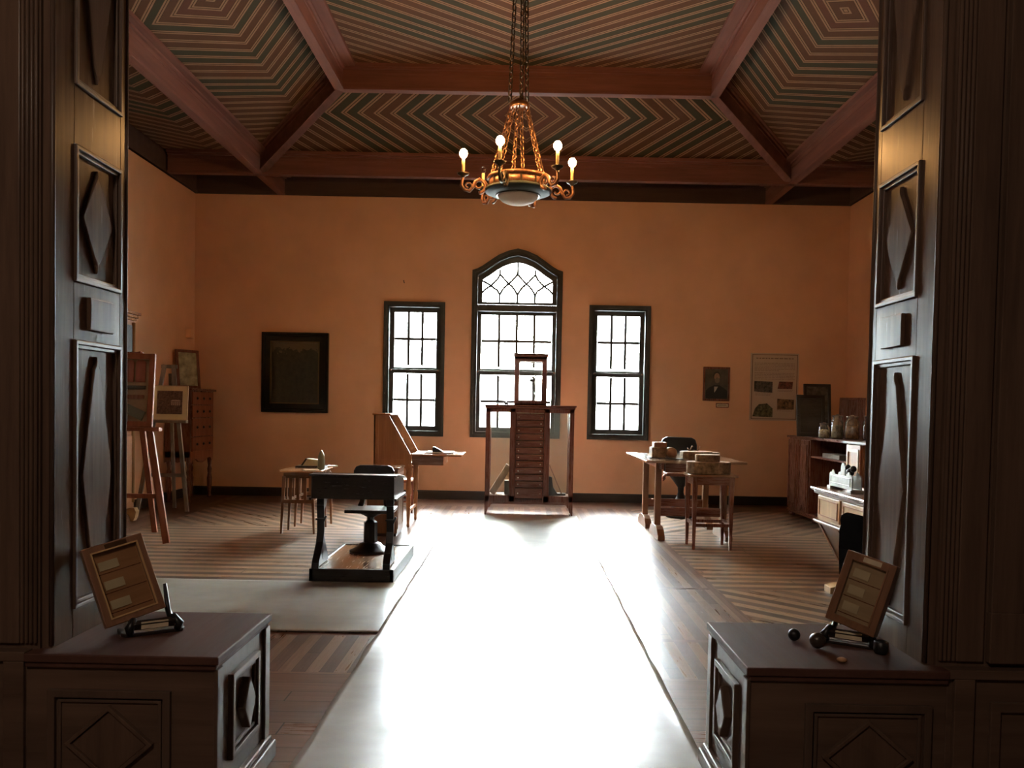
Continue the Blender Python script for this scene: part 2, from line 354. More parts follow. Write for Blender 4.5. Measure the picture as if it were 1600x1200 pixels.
# windows
def sash(mb, cx, hw, z0, z1, cols, rows, stile, top, bot, y=YB + .07):
    mb.frame(cx - hw, cx + hw, z0, z1, stile, y, y + .04, wt=top, wb=bot)
def muntins(mb, cx, gx, z0, z1, cols, rows, y):
    for k in range(1, cols):
        x = cx - gx + 2 * gx * k / cols; mb.box(x - .018, x + .018, y + .008, y + .034, z0, z1)
    for k in range(1, rows):
        z = z0 + (z1 - z0) * k / rows; mb.box(cx - gx, cx + gx, y + .009, y + .033, z - .018, z + .018)
def window(idx, cx, hw, zb, zt, cols, arch=False):
    w = MB(); cs = .07
    if not arch:
        w.frame(cx - hw, cx + hw, zb, zt, cs, YB - .04, YB + .0); w.frame(cx - hw + .012, cx + hw - .012, zb + .012, zt - .012, .035, YB - .055, YB - .04)
        w.frame(cx - hw + cs - .012, cx + hw - cs + .012, zb + cs - .012, zt - cs + .012, .014, YB - .04, YB + .30)
    else:
        def loop(t, b): return [(cx + p[0] * 1.0, SH + p[1]) for p in lerp(t)], b
        for (t0, t1, b0, b1, ya, yb) in ((0, .5, 0, .07, YB - .04, YB), (.08, .3, .012, .045, YB - .055, YB - .04), (.45, .56, .06, .078, YB - .04, YB + .30)):
            o = [(cx + p[0], SH + p[1]) for p in lerp(t0)]; i = [(cx + p[0], SH + p[1]) for p in lerp(t1)]
            o = [(o[0][0], zb + b0)] + o + [(o[-1][0], zb + b0)]; i = [(i[0][0], zb + b1)] + i + [(i[-1][0], zb + b1)]
            w.ring(o, i, 'y', ya, yb)
    f = struct(w, 'window_%d' % idx, WINW)
    y = YB + .07; gx = hw - .13
    zg = (.995, 1.715, 1.83, 2.56) if not arch else (.995, 1.715, 1.83, 2.545)
    a = MB(); sash(a, cx, hw - .055, 1.72, zg[3] + .06, cols, 2, .072, .06, .085, y + .03); a.build('sash', WINW, f, .004)
    a = MB(); sash(a, cx, hw - .055, zb + .045, 1.775, cols, 2, .072, .055, .095, y - .015); a.build('sash', WINW, f, .004)
    a = MB(); muntins(a, cx, gx, zg[2], zg[3], cols, 2, y + .03); a.build('muntin_grid', LEAD, f)
    a = MB(); muntins(a, cx, gx, zg[0], zg[1], cols, 2, y - .015); a.build('muntin_grid', LEAD, f)
    MB().box(cx - gx - .01, cx + gx + .01, y + .048, y + .051, zg[2], zg[3]).build('pane', PANE, f)
    MB().box(cx - gx - .01, cx + gx + .01, y + .003, y + .006, zg[0], zg[1]).build('pane', PANE, f)
    a = MB().box(cx - hw + .05, cx + hw - .05, YB - .01, YB + .3, zb + .05, zb + .075); a.build('sill', WINW, f, .005)
    for s in (-1, 1): MB().lathe([(.012, 0), (.012, .02), (.006, .024)], (cx + s * (hw - .09), y - .035, 1.76), 10, 'y').build('sash_stop', BRASS, f)
    if arch:
        a = MB(); a.box(cx - .545, cx + .545, YB - .02, YB + .12, 2.585, 2.67)
        a.box(cx - .53, cx + .53, YB + .05, YB + .10, 2.685, 2.715)
        o = [(cx + p[0], SH + p[1]) for p in lerp(.52)]; i = [(cx + p[0], SH + p[1]) for p in lerp(1)]
        a.ring([(o[0][0], 2.69)] + o + [(o[-1][0], 2.69)], [(i[0][0], 2.72)] + i + [(i[-1][0], 2.72)], 'y', y, y + .045)
        a.build('arched_light_frame', WINW, f)
        a = MB(); yy = y + .02; r = .016
        for k in (-1, 0, 1):
            x = cx + k * .243; a.tube([(x, yy, 2.70), (x, yy, 2.83)], r, 6); top = 3.11 if k == 0 else 3.10
            a.tube([(x, yy, top), (x, yy, 3.26 if k == 0 else 3.17)], r, 6)
            for s in (-1, 1):
                xm = x + s * .1215; zm = 2.975 if abs(k * .243 + s * .12) < .2 else 2.945
                a.tube([(x, yy, 2.82), (x + s * .035, yy, 2.885), (x + s * .075, yy, zm - .04), (xm, yy, zm)], r, 6)
                a.tube([(xm, yy, zm), (x + s * .075, yy, zm + .045), (x + s * .03, yy, zm + .095), (x, yy, top)], r, 6)
        for s in (-1, 1):
            x = cx + s * .486; xm = x - s * .1215
            a.tube([(x, yy, 2.84), (x - s * .04, yy, 2.89), (xm, yy, 2.945)], r, 6); a.tube([(xm, yy, 2.945), (x - s * .05, yy, 2.985), (x, yy, 3.01)], r, 6)
        a.build('tracery', LEAD, f)
        MB().prism([(i[0][0], 2.70)] + i + [(i[-1][0], 2.70)], 'y', y + .028, y + .031).build('pane', PANE, f)
window(1, WX[0][0], .415, .86, 2.69, 3); window(2, CX, .615, .86, 3.135, 4, True); window(3, WX[1][0], .418, .86, 2.69, 3)

# ------------------------------------------------------------------ tray ceiling: flat border, four slopes, flat middle
OX, OY0, OY1, IX, IY0, IY1 = 3.3, 3.80, 10.40, 2.03, 5.08, 9.12
ZO, ZI, BD = 4.10, 4.67, .27                          # beam undersides, beam depth
YC = 7.1
CM = [battens('ceiling_boards_border', 3.9, .8, YC, 1.0, .17), battens('ceiling_boards_side_slope', 2.665, 1.097, YC, 1.0, .165),
      battens('ceiling_boards_end_slope', 0, 1.0, 9.76, 1.095, .19), battens('ceiling_boards_end_slope_near', 0, 1.0, 4.44, 1.095, .17), battens('ceiling_boards_middle', 0, .75, YC, 1.0, .165)]
ce = MB(); zo, zi = ZO + BD, ZI + BD
def cq(mi, *p): ce.cm = mi; ce.add(list(p), [tuple(range(len(p)))])
cq(0, (XL, 2.9, zo), (-OX, 2.9, zo), (-OX, 11.4, zo), (XL, 11.4, zo)); cq(0, (OX, 2.9, zo), (XR, 2.9, zo), (XR, 11.4, zo), (OX, 11.4, zo))
cq(0, (-OX, OY1, zo), (OX, OY1, zo), (OX, 11.4, zo), (-OX, 11.4, zo)); cq(0, (-OX, 2.9, zo), (OX, 2.9, zo), (OX, OY0, zo), (-OX, OY0, zo))
for s in (-1, 1): cq(1, (s * OX, OY0, zo), (s * OX, OY1, zo), (s * IX, IY1, zi), (s * IX, IY0, zi))
cq(2, (-OX, OY1, zo), (OX, OY1, zo), (IX, IY1, zi), (-IX, IY1, zi)); cq(3, (-OX, OY0, zo), (OX, OY0, zo), (IX, IY0, zi), (-IX, IY0, zi))
cq(4, (-IX, IY0, zi), (IX, IY0, zi), (IX, IY1, zi), (-IX, IY1, zi)); ce.cm = 0
struct(ce, 'ceiling', CM)
struct(MB().box(-5, 5, 2.6, 12, 5.1, 5.2), 'ceiling_slab', DARKPL)
nt_ = [0]
def beam(p, q, w=.085, board=.26, mat=BEAM, h=BD):
    nt_[0] += 1; a = MB(); P = Vector(p); Q = Vector(q); up = Vector((0, 0, 1))
    a.bar(P + up * h / 2, Q + up * h / 2, w, h); a.bar(P + up * .006, Q + up * .006, w + .018, .024)
    a.bar(P + up * (h * .62), Q + up * (h * .62), w + .012, .010)
    a.bar(P + up * (h - .018), Q + up * (h - .018), board, .04); a.bar(P + up * (h - .045), Q + up * (h - .045), w + .05, .03)
    return struct(a, 'trim_%d' % nt_[0], mat, None, .004)
for s in (-1, 1):
    beam((s * OX, 3.0, ZO), (s * OX, 11.37, ZO)); beam((s * IX, IY0, ZI), (s * IX, IY1, ZI), board=.36)
    beam((s * OX, OY1, ZO), (s * IX, IY1, ZI), board=.2); beam((s * OX, OY0, ZO), (s * IX, IY0, ZI), board=.2)
for (y, z, x) in ((OY1, ZO, 4.42), (OY0, ZO, 4.42)): beam((-x, y, z), (x, y, z), mat=BEAMX, board=.2)
for y in (IY0, IY1): beam((-IX, y, ZI), (IX, y, ZI), mat=BEAMX, board=.16)
# frieze boards along the wall heads
struct(MB().box(XL, XR, YB - .03, YB - .002, ZO, zo).box(XL, XR, YB - .045, YB - .002, ZO, ZO + .03), 'trim_20', FRZ)
struct(MB().box(XL + .002, XL + .03, 3, YB - .045, ZO, zo).box(XL + .002, XL + .045, 3, YB - .045, ZO, ZO + .03), 'trim_21', FRZ)
struct(MB().box(XR - .03, XR - .002, 3, YB - .045, ZO, zo).box(XR - .045, XR - .002, 3, YB - .045, ZO, ZO + .03), 'trim_22', FRZ)

# ------------------------------------------------------------------ the wall with the big opening, its jambs and pedestals
struct(MB().box(-4.8, JL, J0, J1, 0, 4.6), 'wall_front_left', PANEL)
struct(MB().box(JR, 4.8, J0, J1, 0, 4.6), 'wall_front_right', PANEL)
struct(MB().box(JL, JR, J0, J1, 3.35, 4.6), 'wall_front_header', PANELX)
# the darker room we look from
struct(MB().box(-3.3, -3.0, -3, J0, 0, 3.4), 'wall_anteroom_left', PANEL)
struct(MB().box(3.0, 3.3, -3, J0, 0, 3.4), 'wall_anteroom_right', PANEL)
struct(MB().box(-3.3, 3.3, -3.3, -3, 0, 3.4), 'wall_anteroom_rear', PANEL)
struct(MB().box(-3.3, 3.3, -3.3, J0, 3.4, 3.6), 'ceiling_anteroom', PANELX)

def jamb(X, s, idx):
    """panelling of one jamb face; s = direction the face looks"""
    a = MB()
    x = lambda t: X + s * t
    def bx(m, t0, t1, ya, yb, za, zb): m.box(min(x(t0), x(t1)), max(x(t0), x(t1)), ya, yb, za, zb)
    # stiles and rails around recessed fields (y from 2.58 to 2.87)
    Y0, Y1 = 2.575, 2.87
    fields = [(.60, 1.44), (1.62, 2.04), (2.22, 3.10)]
    bx(a, 0, .03, J0 + .01, Y0, .5, 3.34); bx(a, 0, .03, Y1, J1 - .01, .5, 3.34)
    zz = .5
    for z0, z1 in fields: bx(a, 0, .03, Y0, Y1, zz, z0); zz = z1
    bx(a, 0, .03, Y0, Y1, zz, 3.34); bx(a, 0, .019, Y0 - .005, Y1 + .005, .55, 3.2)
    t = struct(a, 'trim_%d' % idx, PANEL, None, .002)
    b = MB()
    for z0, z1 in fields:
        for (w0, d0, d1) in ((0, .02, .039), (.012, .01, .030)):
            o = [(Y0 + w0, z0 + w0), (Y1 - w0, z0 + w0), (Y1 - w0, z1 - w0), (Y0 + w0, z1 - w0)]; i = [(Y0 + w0 + .014, z0 + w0 + .014), (Y1 - w0 - .014, z0 + w0 + .014), (Y1 - w0 - .014, z1 - w0 - .014), (Y0 + w0 + .014, z1 - w0 - .014)]
            b.ring(o, i, 'x', min(x(d0), x(d1)), max(x(d0), x(d1)))
    b.build('panel_moulding', MOULD, t, .003)
    for (zc, hh, hw) in ((1.012, .385, .095), (1.83, .168, .095), (2.66, .39, .095)):
        b = MB(); yc = 2.722
        pts = [(yc, zc - hh), (yc + .008, zc - hh + .03), (yc + .02, zc - hh + .045), (yc + hw, zc), (yc + .02, zc + hh - .045), (yc + .008, zc + hh - .03), (yc, zc + hh), (yc - .008, zc + hh - .03), (yc - .02, zc + hh - .045), (yc - hw, zc), (yc - .02, zc - hh + .045), (yc - .008, zc - hh + .03)]
        b.prism(pts, 'x', min(x(.01), x(.031)), max(x(.01), x(.031))); b.build('carved_lozenge', PANEL, t, .004)
    b = MB(); bx(b, .03, .044, 2.65, 2.80, 1.475, 1.58); b.build('raised_block', PANEL, t, .003)
    # corner beads
    c = MB()
    for yy in (J1 - .012, J0 + .012): c.tube([(x(.028), yy, .52), (x(.028), yy, 3.34)], .008, 8)
    c.build('corner_bead', MOULD, t)
    # face towards the viewer: fluted architrave and boards
    d = MB(); g = lambda k0, k1, dep, z0=.53, z1=3.34: d.box(min(X - s * k0, X - s * k1), max(X - s * k0, X - s * k1), J0 - dep, J0 + .01, z0, z1)
    for k in range(4): d.tube([(X - s * (.010 + .013 * k), J0 - .006, .53), (X - s * (.010 + .013 * k), J0 - .006, 3.34)], .0065, 6)
    g(.055, .135, .012); g(.150, .245, .020); g(.255, .30, .03); g(.31, .42, .02); g(.43, .47, .035); g(.48, .62, .02); g(.63, .9, .012)
    g(.145, .9, .028, .53, .68)
    d.build('architrave', PANEL, t, .003)
jamb(JL, 1, 30); jamb(JR, -1, 31)

def diamond_panel_y(m_f, m_d, x0, x1, z0, z1, y, dz):
    m_f.frame(x0, x1, z0, z1, .022, y - .014, y + .004); m_f.frame(x0 + .028, x1 - .028, z0 + .028, z1 - .028, .010, y - .007, y + .004)
    cx, cz, hx, hz = (x0 + x1) / 2, (z0 + z1) / 2, (x1 - x0) * .36, (z1 - z0) * .36
    o = [(cx - hx, cz), (cx, cz - hz), (cx + hx, cz), (cx, cz + hz)]; k = .86; i = [(cx + (p[0] - cx) * k, cz + (p[1] - cz) * k) for p in o]
    m_d.ring(o, i, 'y', y - .016, y + .002); m_d.prism(i, 'y', y - .008, y + .002)
def pedestal(name, X0, X1, s, xin, seam, px, label):
    """X0..X1 the projecting block; xin the end face looking into the opening; s its direction"""
    t = thing(name, label, 'pedestal', ((X0 + X1) / 2, 2.68, 0)); off = t.location
    a = MB(off); a.box(X0, X1, J0 - .03, 2.90, 0, .47)
    a.build('carcass', PANELX, t)
    a = MB(off); e = .018
    a.box(X0 - (e if s < 0 else 0), X1 + (e if s > 0 else 0), J0 - .05, 2.925, .487, .512)
    a.box(X0 - (.008 if s < 0 else 0), X1 + (.008 if s > 0 else 0), J0 - .042, 2.912, .470, .487)
    a.build('top_board', TOPW, t, .004)
    # front panel
    a = MB(off); b = MB(off); diamond_panel_y(a, b, px[0], px[1], .09, .405, J0 - .03, 0)
    a.build('panel_moulding', MOULD, t, .002); b.build('lozenge', PANEL, t, .002)
    # end panel
    x = lambda d: xin + s * d
    a = MB(off)
    a.framex(2.535, 2.80, .15, .418, .02, min(x(-.004), x(.018)), max(x(-.004), x(.018))); a.framex(2.56, 2.775, .175, .393, .01, min(x(-.004), x(.010)), max(x(-.004), x(.010)))
    for yy in (2.415, 2.875): a.box(min(x(0), x(.012)), max(x(0), x(.012)), yy, yy + .05, .07, .47)
    a.build('end_panel_moulding', MOULD, t, .003)
    yc, zc = 2.668, .286
    MB(off).prism([(yc, zc - .085), (yc + .01, zc - .07), (yc + .058, zc), (yc + .01, zc + .07), (yc, zc + .085), (yc - .01, zc + .07), (yc - .058, zc), (yc - .01, zc - .07)], 'x', min(x(-.002), x(.028)), max(x(-.002), x(.028))).build('end_lozenge', MOULD, t, .004)
    a = MB(off); a.box(min(x(-.2), x(.035)), max(x(-.2), x(.035)), J0 - .06, 2.935, 0, .06); a.box(min(x(-.2), x(.022)), max(x(-.2), x(.022)), J0 - .05, 2.925, .06, .08)
    a.build('plinth', MOULD, t, .006)
    return t
pedestal('pedestal', JL - .02, -.885, 1, -.885, -1.468, (-1.37, -1.01), 'dark panelled wooden pedestal under the specimen frame that has the yellow reflection')
pedestal('pedestal', .69, JR + .02, -1, .69, 1.312, (.85, 1.22), 'dark panelled wooden pedestal whose end panel catches bright window light')
# lower wall boarding beside the pedestals
for (x0, x1, i, xs) in ((-3.0, JL - .02, 32, -1.468), (JR + .02, 3.0, 33, 1.312)):
    a = MB().box(x0, x1, J0 - .03, J0, 0, .487).box(x0, x1, J0 - .045, J0, .487, .515)
    a.box(xs - .03, xs + .03, J0 - .045, J0, 0, .487)
    w = (x0 + .3, xs - .08) if i == 32 else (xs + .08, x1 - .3)
    a.frame(w[0], w[1], .09, .42, .03, J0 - .042, J0 - .03)
    struct(a, 'trim_%d' % i, PANELX, None, .003)

# ------------------------------------------------------------------ floor sheets
def sheet(name, x0, x1, y0, y1, label, cat, seed, m, nx, ny, amp=.0045, lift=0):
    rnd = random.Random(seed); from mathutils import noise as nz
    a = MB((0, 0, 0)); vs = []; fs = []
    for j in range(ny + 1):
        for i in range(nx + 1):
            u, v = i / nx, j / ny; x = x0 + (x1 - x0) * u; y = y0 + (y1 - y0) * v
            e = min(u, 1 - u); curl = .006 * max(0, 1 - e * nx / 1.5) * (lift > 0) * (.5 + nz.noise(Vector((seed, y * 2.5, 3))))
            z = .004 + lift + amp * (1 + nz.noise(Vector((x * 2.2, y * 3.5, seed)))) * .5 + amp * .30 * nz.noise(Vector((x * 6, y * 14, seed + 5))) + max(0, curl) + amp * .4
            if u in (0, 1): x += .008 * nz.noise(Vector((seed, y * 3, 9)))
            vs.append((x, y, z))
    for j in range(ny):
        for i in range(nx):
            k = j * (nx + 1) + i; fs.append((k, k + 1, k + nx + 2, k + nx + 1))
    a.add(vs, fs, True); o = a.build(name, m); tag(o, label, cat)
    o.modifiers.new('s', 'SOLIDIFY').thickness = .0015
    return o
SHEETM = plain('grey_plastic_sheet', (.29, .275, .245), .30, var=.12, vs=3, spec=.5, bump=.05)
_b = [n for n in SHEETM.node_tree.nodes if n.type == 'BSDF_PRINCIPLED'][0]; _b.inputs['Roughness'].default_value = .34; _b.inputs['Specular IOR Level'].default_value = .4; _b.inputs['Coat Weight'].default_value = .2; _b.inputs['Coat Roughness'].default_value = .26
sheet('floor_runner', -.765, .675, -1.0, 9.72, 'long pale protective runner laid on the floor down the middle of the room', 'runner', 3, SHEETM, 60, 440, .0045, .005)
sheet('floor_sheet', -3.4, -.70, 4.55, 5.86, 'grey protective sheet lying crosswise on the floor before the school desk', 'floor sheet', 11, SHEETM, 70, 36, .003)

# ------------------------------------------------------------------ chandelier
CHX, CHY = -.06, 7.1
ch = thing('chandelier', 'bronze ring chandelier with scroll arms and candle bulbs hanging on chains', 'chandelier', (CHX, CHY, 4.94))
o = ch.location
c0 = lambda z: (CHX, CHY, z)
MB(o).lathe([(.235, 3.178), (.262, 3.19), (.268, 3.20), (.258, 3.214), (.250, 3.208), (.235, 3.202)], (CHX, CHY, 0), 40).build('upper_rim', COPPER, ch)
MB(o).lathe([(.238, 3.118), (.243, 3.120), (.246, 3.180), (.238, 3.182)], (CHX, CHY, 0), 40).build('band', COPPER, ch)
for k in range(12):
    an = k * pi / 6 + .1; a = MB(o); a.bar((CHX + .247 * math.cos(an), CHY + .247 * math.sin(an), 3.12), (CHX + .247 * math.cos(an), CHY + .247 * math.sin(an), 3.18), .012, .012, (math.cos(an), math.sin(an), 0)); a.build('band_stud', BRONZE, ch)
MB(o).lathe([(.245, 3.124), (.272, 3.114), (.288, 3.098), (.280, 3.085), (.235, 3.068), (.188, 3.058), (.176, 3.062), (.20, 3.08), (.235, 3.115)], (CHX, CHY, 0), 40).build('lower_bowl', GREENM, ch)
MB(o).lathe([(.184, 3.060), (.190, 3.056), (.184, 3.050), (.172, 3.056)], (CHX, CHY, 0), 40).build('dome_ring', BRONZE, ch)
MB(o).lathe([(.176, 3.062), (.165, 3.038), (.138, 3.013), (.10, 2.995), (.055, 2.985), (0, 2.982)], (CHX, CHY, 0), 36).build('glass_dome', MILK, ch)
MB(o).lathe([(.0, 3.875), (.03, 3.87), (.045, 3.855), (.075, 3.835), (.088, 3.815), (.085, 3.795), (.07, 3.79), (.06, 3.80), (0, 3.805)], (CHX, CHY, 0), 20).build('crown', BRASS, ch)
MB(o).lathe([(0, 4.86), (.03, 4.865), (.07, 4.90), (.085, 4.935), (.0, 4.938)], (CHX, CHY, 0), 20).build('ceiling_rose', BRONZE, ch)
def chain(mb, p, q, L=.046, r=.0048, wd=.0135):
    p = Vector(p); q = Vector(q); D = q - p; n = max(2, int(D.length / (L * .80))); t = D.normalized(); s = t.orthogonal().normalized(); b = t.cross(s)
    st = D.length / n
    for k in range(n):
        c = p + t * st * (k + .5); e = s if k % 2 else b; h = st * .62
        pts = []
        for i in range(10):
            an = 2 * pi * i / 10; pts.append(tuple(c + t * (h * math.sin(an)) + e * (wd * math.cos(an) * (1 if abs(math.sin(an)) < .9 else .6))))
        mb.tube(pts, r, 5, True)
for (dx, dy) in ((-.085, -.01), (.012, -.03), (.062, .02)):
    a = MB(o); chain(a, (CHX + dx * .6, CHY + dy, 4.90), (CHX + dx, CHY + dy, 3.84), .062, .0062, .018); a.build('chain', BRONZE, ch)
for k in range(6):
    an = rad(20 + 60 * k); a = MB(o)
    chain(a, (CHX + .07 * math.cos(an), CHY + .07 * math.sin(an), 3.80), (CHX + .235 * math.cos(an), CHY + .235 * math.sin(an), 3.212), .058, .0058, .017); a.build('chain', BRASS, ch)
def scroll(mb, an, z):
    ca, sa = math.cos(an), math.sin(an); P = lambda r, h: (CHX + r * ca, CHY + r * sa, z + h)
    # big scroll next to the bowl, then a swan neck up to the cup
    pts = []
    for i in range(22):
        q = i / 21; a2 = rad(200 + 430 * q); rr = .016 + .046 * q; pts.append(P(.335 + rr * math.cos(a2), .0 + rr * math.sin(a2)))
    mb.tube(pts, [.008 + .007 * i / 21 for i in range(22)], 8)
    pts = [P(.262, .0), P(.29, .035), P(.33, .052), P(.365, .03), P(.385, -.015), P(.415, -.052), P(.455, -.045), P(.482, -.01), P(.478, .03), P(.47, .06)]
    mb.tube(pts, [.013, .014, .015, .015, .015, .015, .014, .013, .012, .011], 8)
    pts = []
    for i in range(18):
        q = i / 17; a2 = rad(-60 - 400 * q); rr = .042 - .030 * q; pts.append(P(.428 + rr * math.cos(a2), -.010 + rr * math.sin(a2)))
    mb.tube(pts, .0075, 7)
for k, an in enumerate((12, 72, 132, 192, 252, 312)):
    A = rad(an); z = 3.12; a = MB(o); scroll(a, A, z); arm = a.build('arm', BRONZE if an in (252,) else COPPER, ch)
    X, Y = CHX + .47 * math.cos(A), CHY + .47 * math.sin(A)
    MB(o).lathe([(0, 3.172), (.014, 3.176), (.02, 3.188), (.045, 3.20), (.052, 3.212), (.045, 3.212), (.02, 3.202), (.016, 3.225), (0, 3.226)], (X, Y, 0), 16).build('drip_pan', BRONZE, arm)
    if an == 72: continue
    lit = an != 132
    ztop = 3.34
    MB(o).lathe([(.0125, 3.218), (.0135, ztop - .004), (.010, ztop)], (X, Y, 0), 14).build('candle_sleeve', CANDLE, arm)
    if lit: MB(o).ball((X, Y, ztop + .034), .034, 14, 1.15).build('bulb', BULB, arm)
    else: MB(o).ball((X, Y, ztop + .030), .026, 14, 1.1).build('bulb', CLEAR, arm, label='unlit clear bulb')

# ------------------------------------------------------------------ tall display cabinet in front of the middle window
dc = thing('display_cabinet', 'dark red display cabinet with glazed sides and a column of thin drawers', 'cabinet', (.11, 9.95, 0)); o = dc.location
x0, x1, y0, y1 = -.41, .63, 9.78, 10.16
a = MB(o)
for x in (x0, x1 - .055): 
    for y in (y0, y1 - .045): a.box(x, x + .055, y, y + .045, .16, 1.26)
a.box(-.125, -.055, y0, y1, .16, 1.26); a.box(.275, .345, y0, y1, .16, 1.26)
for (xa, xb) in ((x0, -.06), (.28, x1)):
    a.box(xa, xb, y0, y0 + .04, 1.215, 1.26); a.box(xa, xb, y1 - .04, y1, 1.215, 1.26); a.box(xa, xb, y0, y1, .16, .235)
a.box(-.06, .28, y0 + .02, y1, .16, .195); a.box(-.06, .28, y1 - .02, y1, .19, 1.24); a.box(-.06, .28, y0 + .005, y1, 1.2135, 1.26); a.box(-.06, .28, y0 + .03, y1, 1.19, 1.22)
a.build('carcass', MAHOG, dc, .003)
a = MB(o); a.box(x0 - .022, x1 + .022, y0 - .022, y1 + .01, 1.285, 1.305).box(x0 - .01, x1 + .01, y0 - .012, y1 + .005, 1.26, 1.285); a.build('top', MAHOGX, dc, .004)
for s, xx in ((1, x0), (-1, x1)):
    for yy in (y0, y1 - .04):
        a = MB(o); pts = [(0, .165), (.10, .165), (.10, .135), (.075, .125), (.065, .10), (.04, .085), (.03, .05), (.018, .0), (0, .0)]
        a.prism([(xx + s * p[0], p[1]) for p in pts], 'y', yy, yy + .04); a.build('bracket_foot', MAHOG, dc, .002)
MB(o).box(x0, x1, y0 + .005, y0 + .03, .135, .165).build('base_rail', MAHOGX, dc)
for (xa, xb) in ((x0 + .055, -.105), (.325, x1 - .055)):
    MB(o).box(xa - .01, xb + .01, y0 + .015, y0 + .019, .235, 1.215).build('glass_door', CASEG, dc)
    MB(o).box(xa - .01, xb + .01, y1 - .02, y1 - .016, .235, 1.215).build('rear_glass', CASEG, dc)
zs = [1.205, 1.155, 1.066, .978, .888, .80, .712, .622, .534, .447, .36, .275, .20]
zs = [1.205 - k * .0795 for k in range(12)] + [.20]
for k in range(12):
    zt, zb = zs[k] - .004, zs[k + 1] + .004
    if k == 0: zt = 1.20
    d = MB(o).box(-.052, .272, y0 - .006, y0 + .30, zb, zt).build('drawer', MAHOGX, dc, .004)
    for x in (-.02, .24): MB(o).ball((x, y0 - .014, (zt + zb) / 2), .0085, 10).build('knob', WHITEK, d)
a = MB(o).box(-.052, .105, y0 + .0, y0 + .03, 1.208, 1.213).box(.115, .272, y0, y0 + .03, 1.208, 1.213); a.build('pull_slide', PAPER, dc, label='thin white edged slide')
# upper glazed case
ux0, ux1 = -.085, .30
a = MB(o)
a.frame(ux0, ux1, 1.305, 1.87, .058, y0 + .03, y0 + .07, wt=.055, wb=.055); a.frame(ux0, ux1, 1.305, 1.87, .058, y0 + .28, y0 + .32, wt=.055, wb=.055)
a.box(ux0, ux0 + .02, y0 + .07, y0 + .28, 1.305, 1.35); a.box(ux1 - .02, ux1, y0 + .07, y0 + .28, 1.305, 1.35); a.box(ux0, ux1, y0 + .03, y0 + .32, 1.845, 1.87); a.box(ux0, ux1, y0 + .03, y0 + .32, 1.305, 1.325)
a.build('upper_case', MAHOG, dc, .003)
a = MB(o).box(ux0 - .02, ux1 + .02, y0 + .01, y0 + .34, 1.895, 1.912).box(ux0 - .008, ux1 + .008, y0 + .02, y0 + .33, 1.87, 1.895); a.build('cornice', MAHOGX, dc, .004)
MB(o).box(ux0 + .05, ux1 - .05, y0 + .048, y0 + .052, 1.36, 1.815).build('upper_glass', CASEG, dc)
# things inside it
rk = thing('instrument_rack', 'small wire rack of instruments inside the upper glass case', 'rack', (.16, 9.96, 1.327)); o2 = rk.location
a = MB(o2)
for x in (.09, .14, .185, .225): a.tube([(x, 9.94, 1.327), (x, 9.94, 1.58)], .0035, 5); a.tube([(x, 9.99, 1.327), (x, 9.99, 1.58)], .0035, 5)
for z in (1.36, 1.41, 1.46, 1.51, 1.56): a.tube([(.075, 9.94, z), (.24, 9.94, z)], .003, 5)
a.build('wire_grid', LEAD, rk)
MB(o2).ball((.125, 9.96, 1.60), .032, 12, .6).build('dark_bowl', IRON, rk)
MB(o2).tube([(.16, 9.965, 1.33), (.165, 9.965, 1.45), (.158, 9.965, 1.58), (.17, 9.965, 1.68)], .008, 6).build('stem', LEAD, rk)
t = thing('slanted_board', 'grey slanted board standing behind the glass door near the seat desk', 'board', (-.22, 9.96, .236)); o2 = t.location
MB(o2).bar((-.33, 9.95, .25), (-.13, 9.95, .58), .20, .075, (0, 0, 1)).build('board', BROWN, t); MB(o2).box(-.18, -.12, 9.9, 10.0, .236, .40).build('support', GREYW, t)
t = thing('sloped_stand', 'dark sloped stand with a light edged board inside the cabinet toward the tables', 'stand', (.43, 9.96, .236)); o2 = t.location
MB(o2).prism([(.345, .236), (.55, .236), (.55, .255), (.45, .26), (.40, .33), (.385, .45), (.345, .46)], 'y', 9.9, 10.02).build('stand_body', BLACKW, t)
MB(o2).bar((.50, 9.95, .26), (.35, 9.95, .60), .13, .012, (0, 0, 1)).build('leaning_board', BROWN, t)
t = thing('small_tool', 'tiny dark tool lying on the display cabinet top beside its upper case', 'tool', (-.18, 9.95, 1.305)); MB(t.location).tube([(-.29, 9.95, 1.322), (-.20, 9.95, 1.325), (-.17, 9.95, 1.33)], [.003, .006, .012], 7).box(-.20, -.15, 9.93, 9.97, 1.305, 1.335).build('handle_piece', IRON, t)

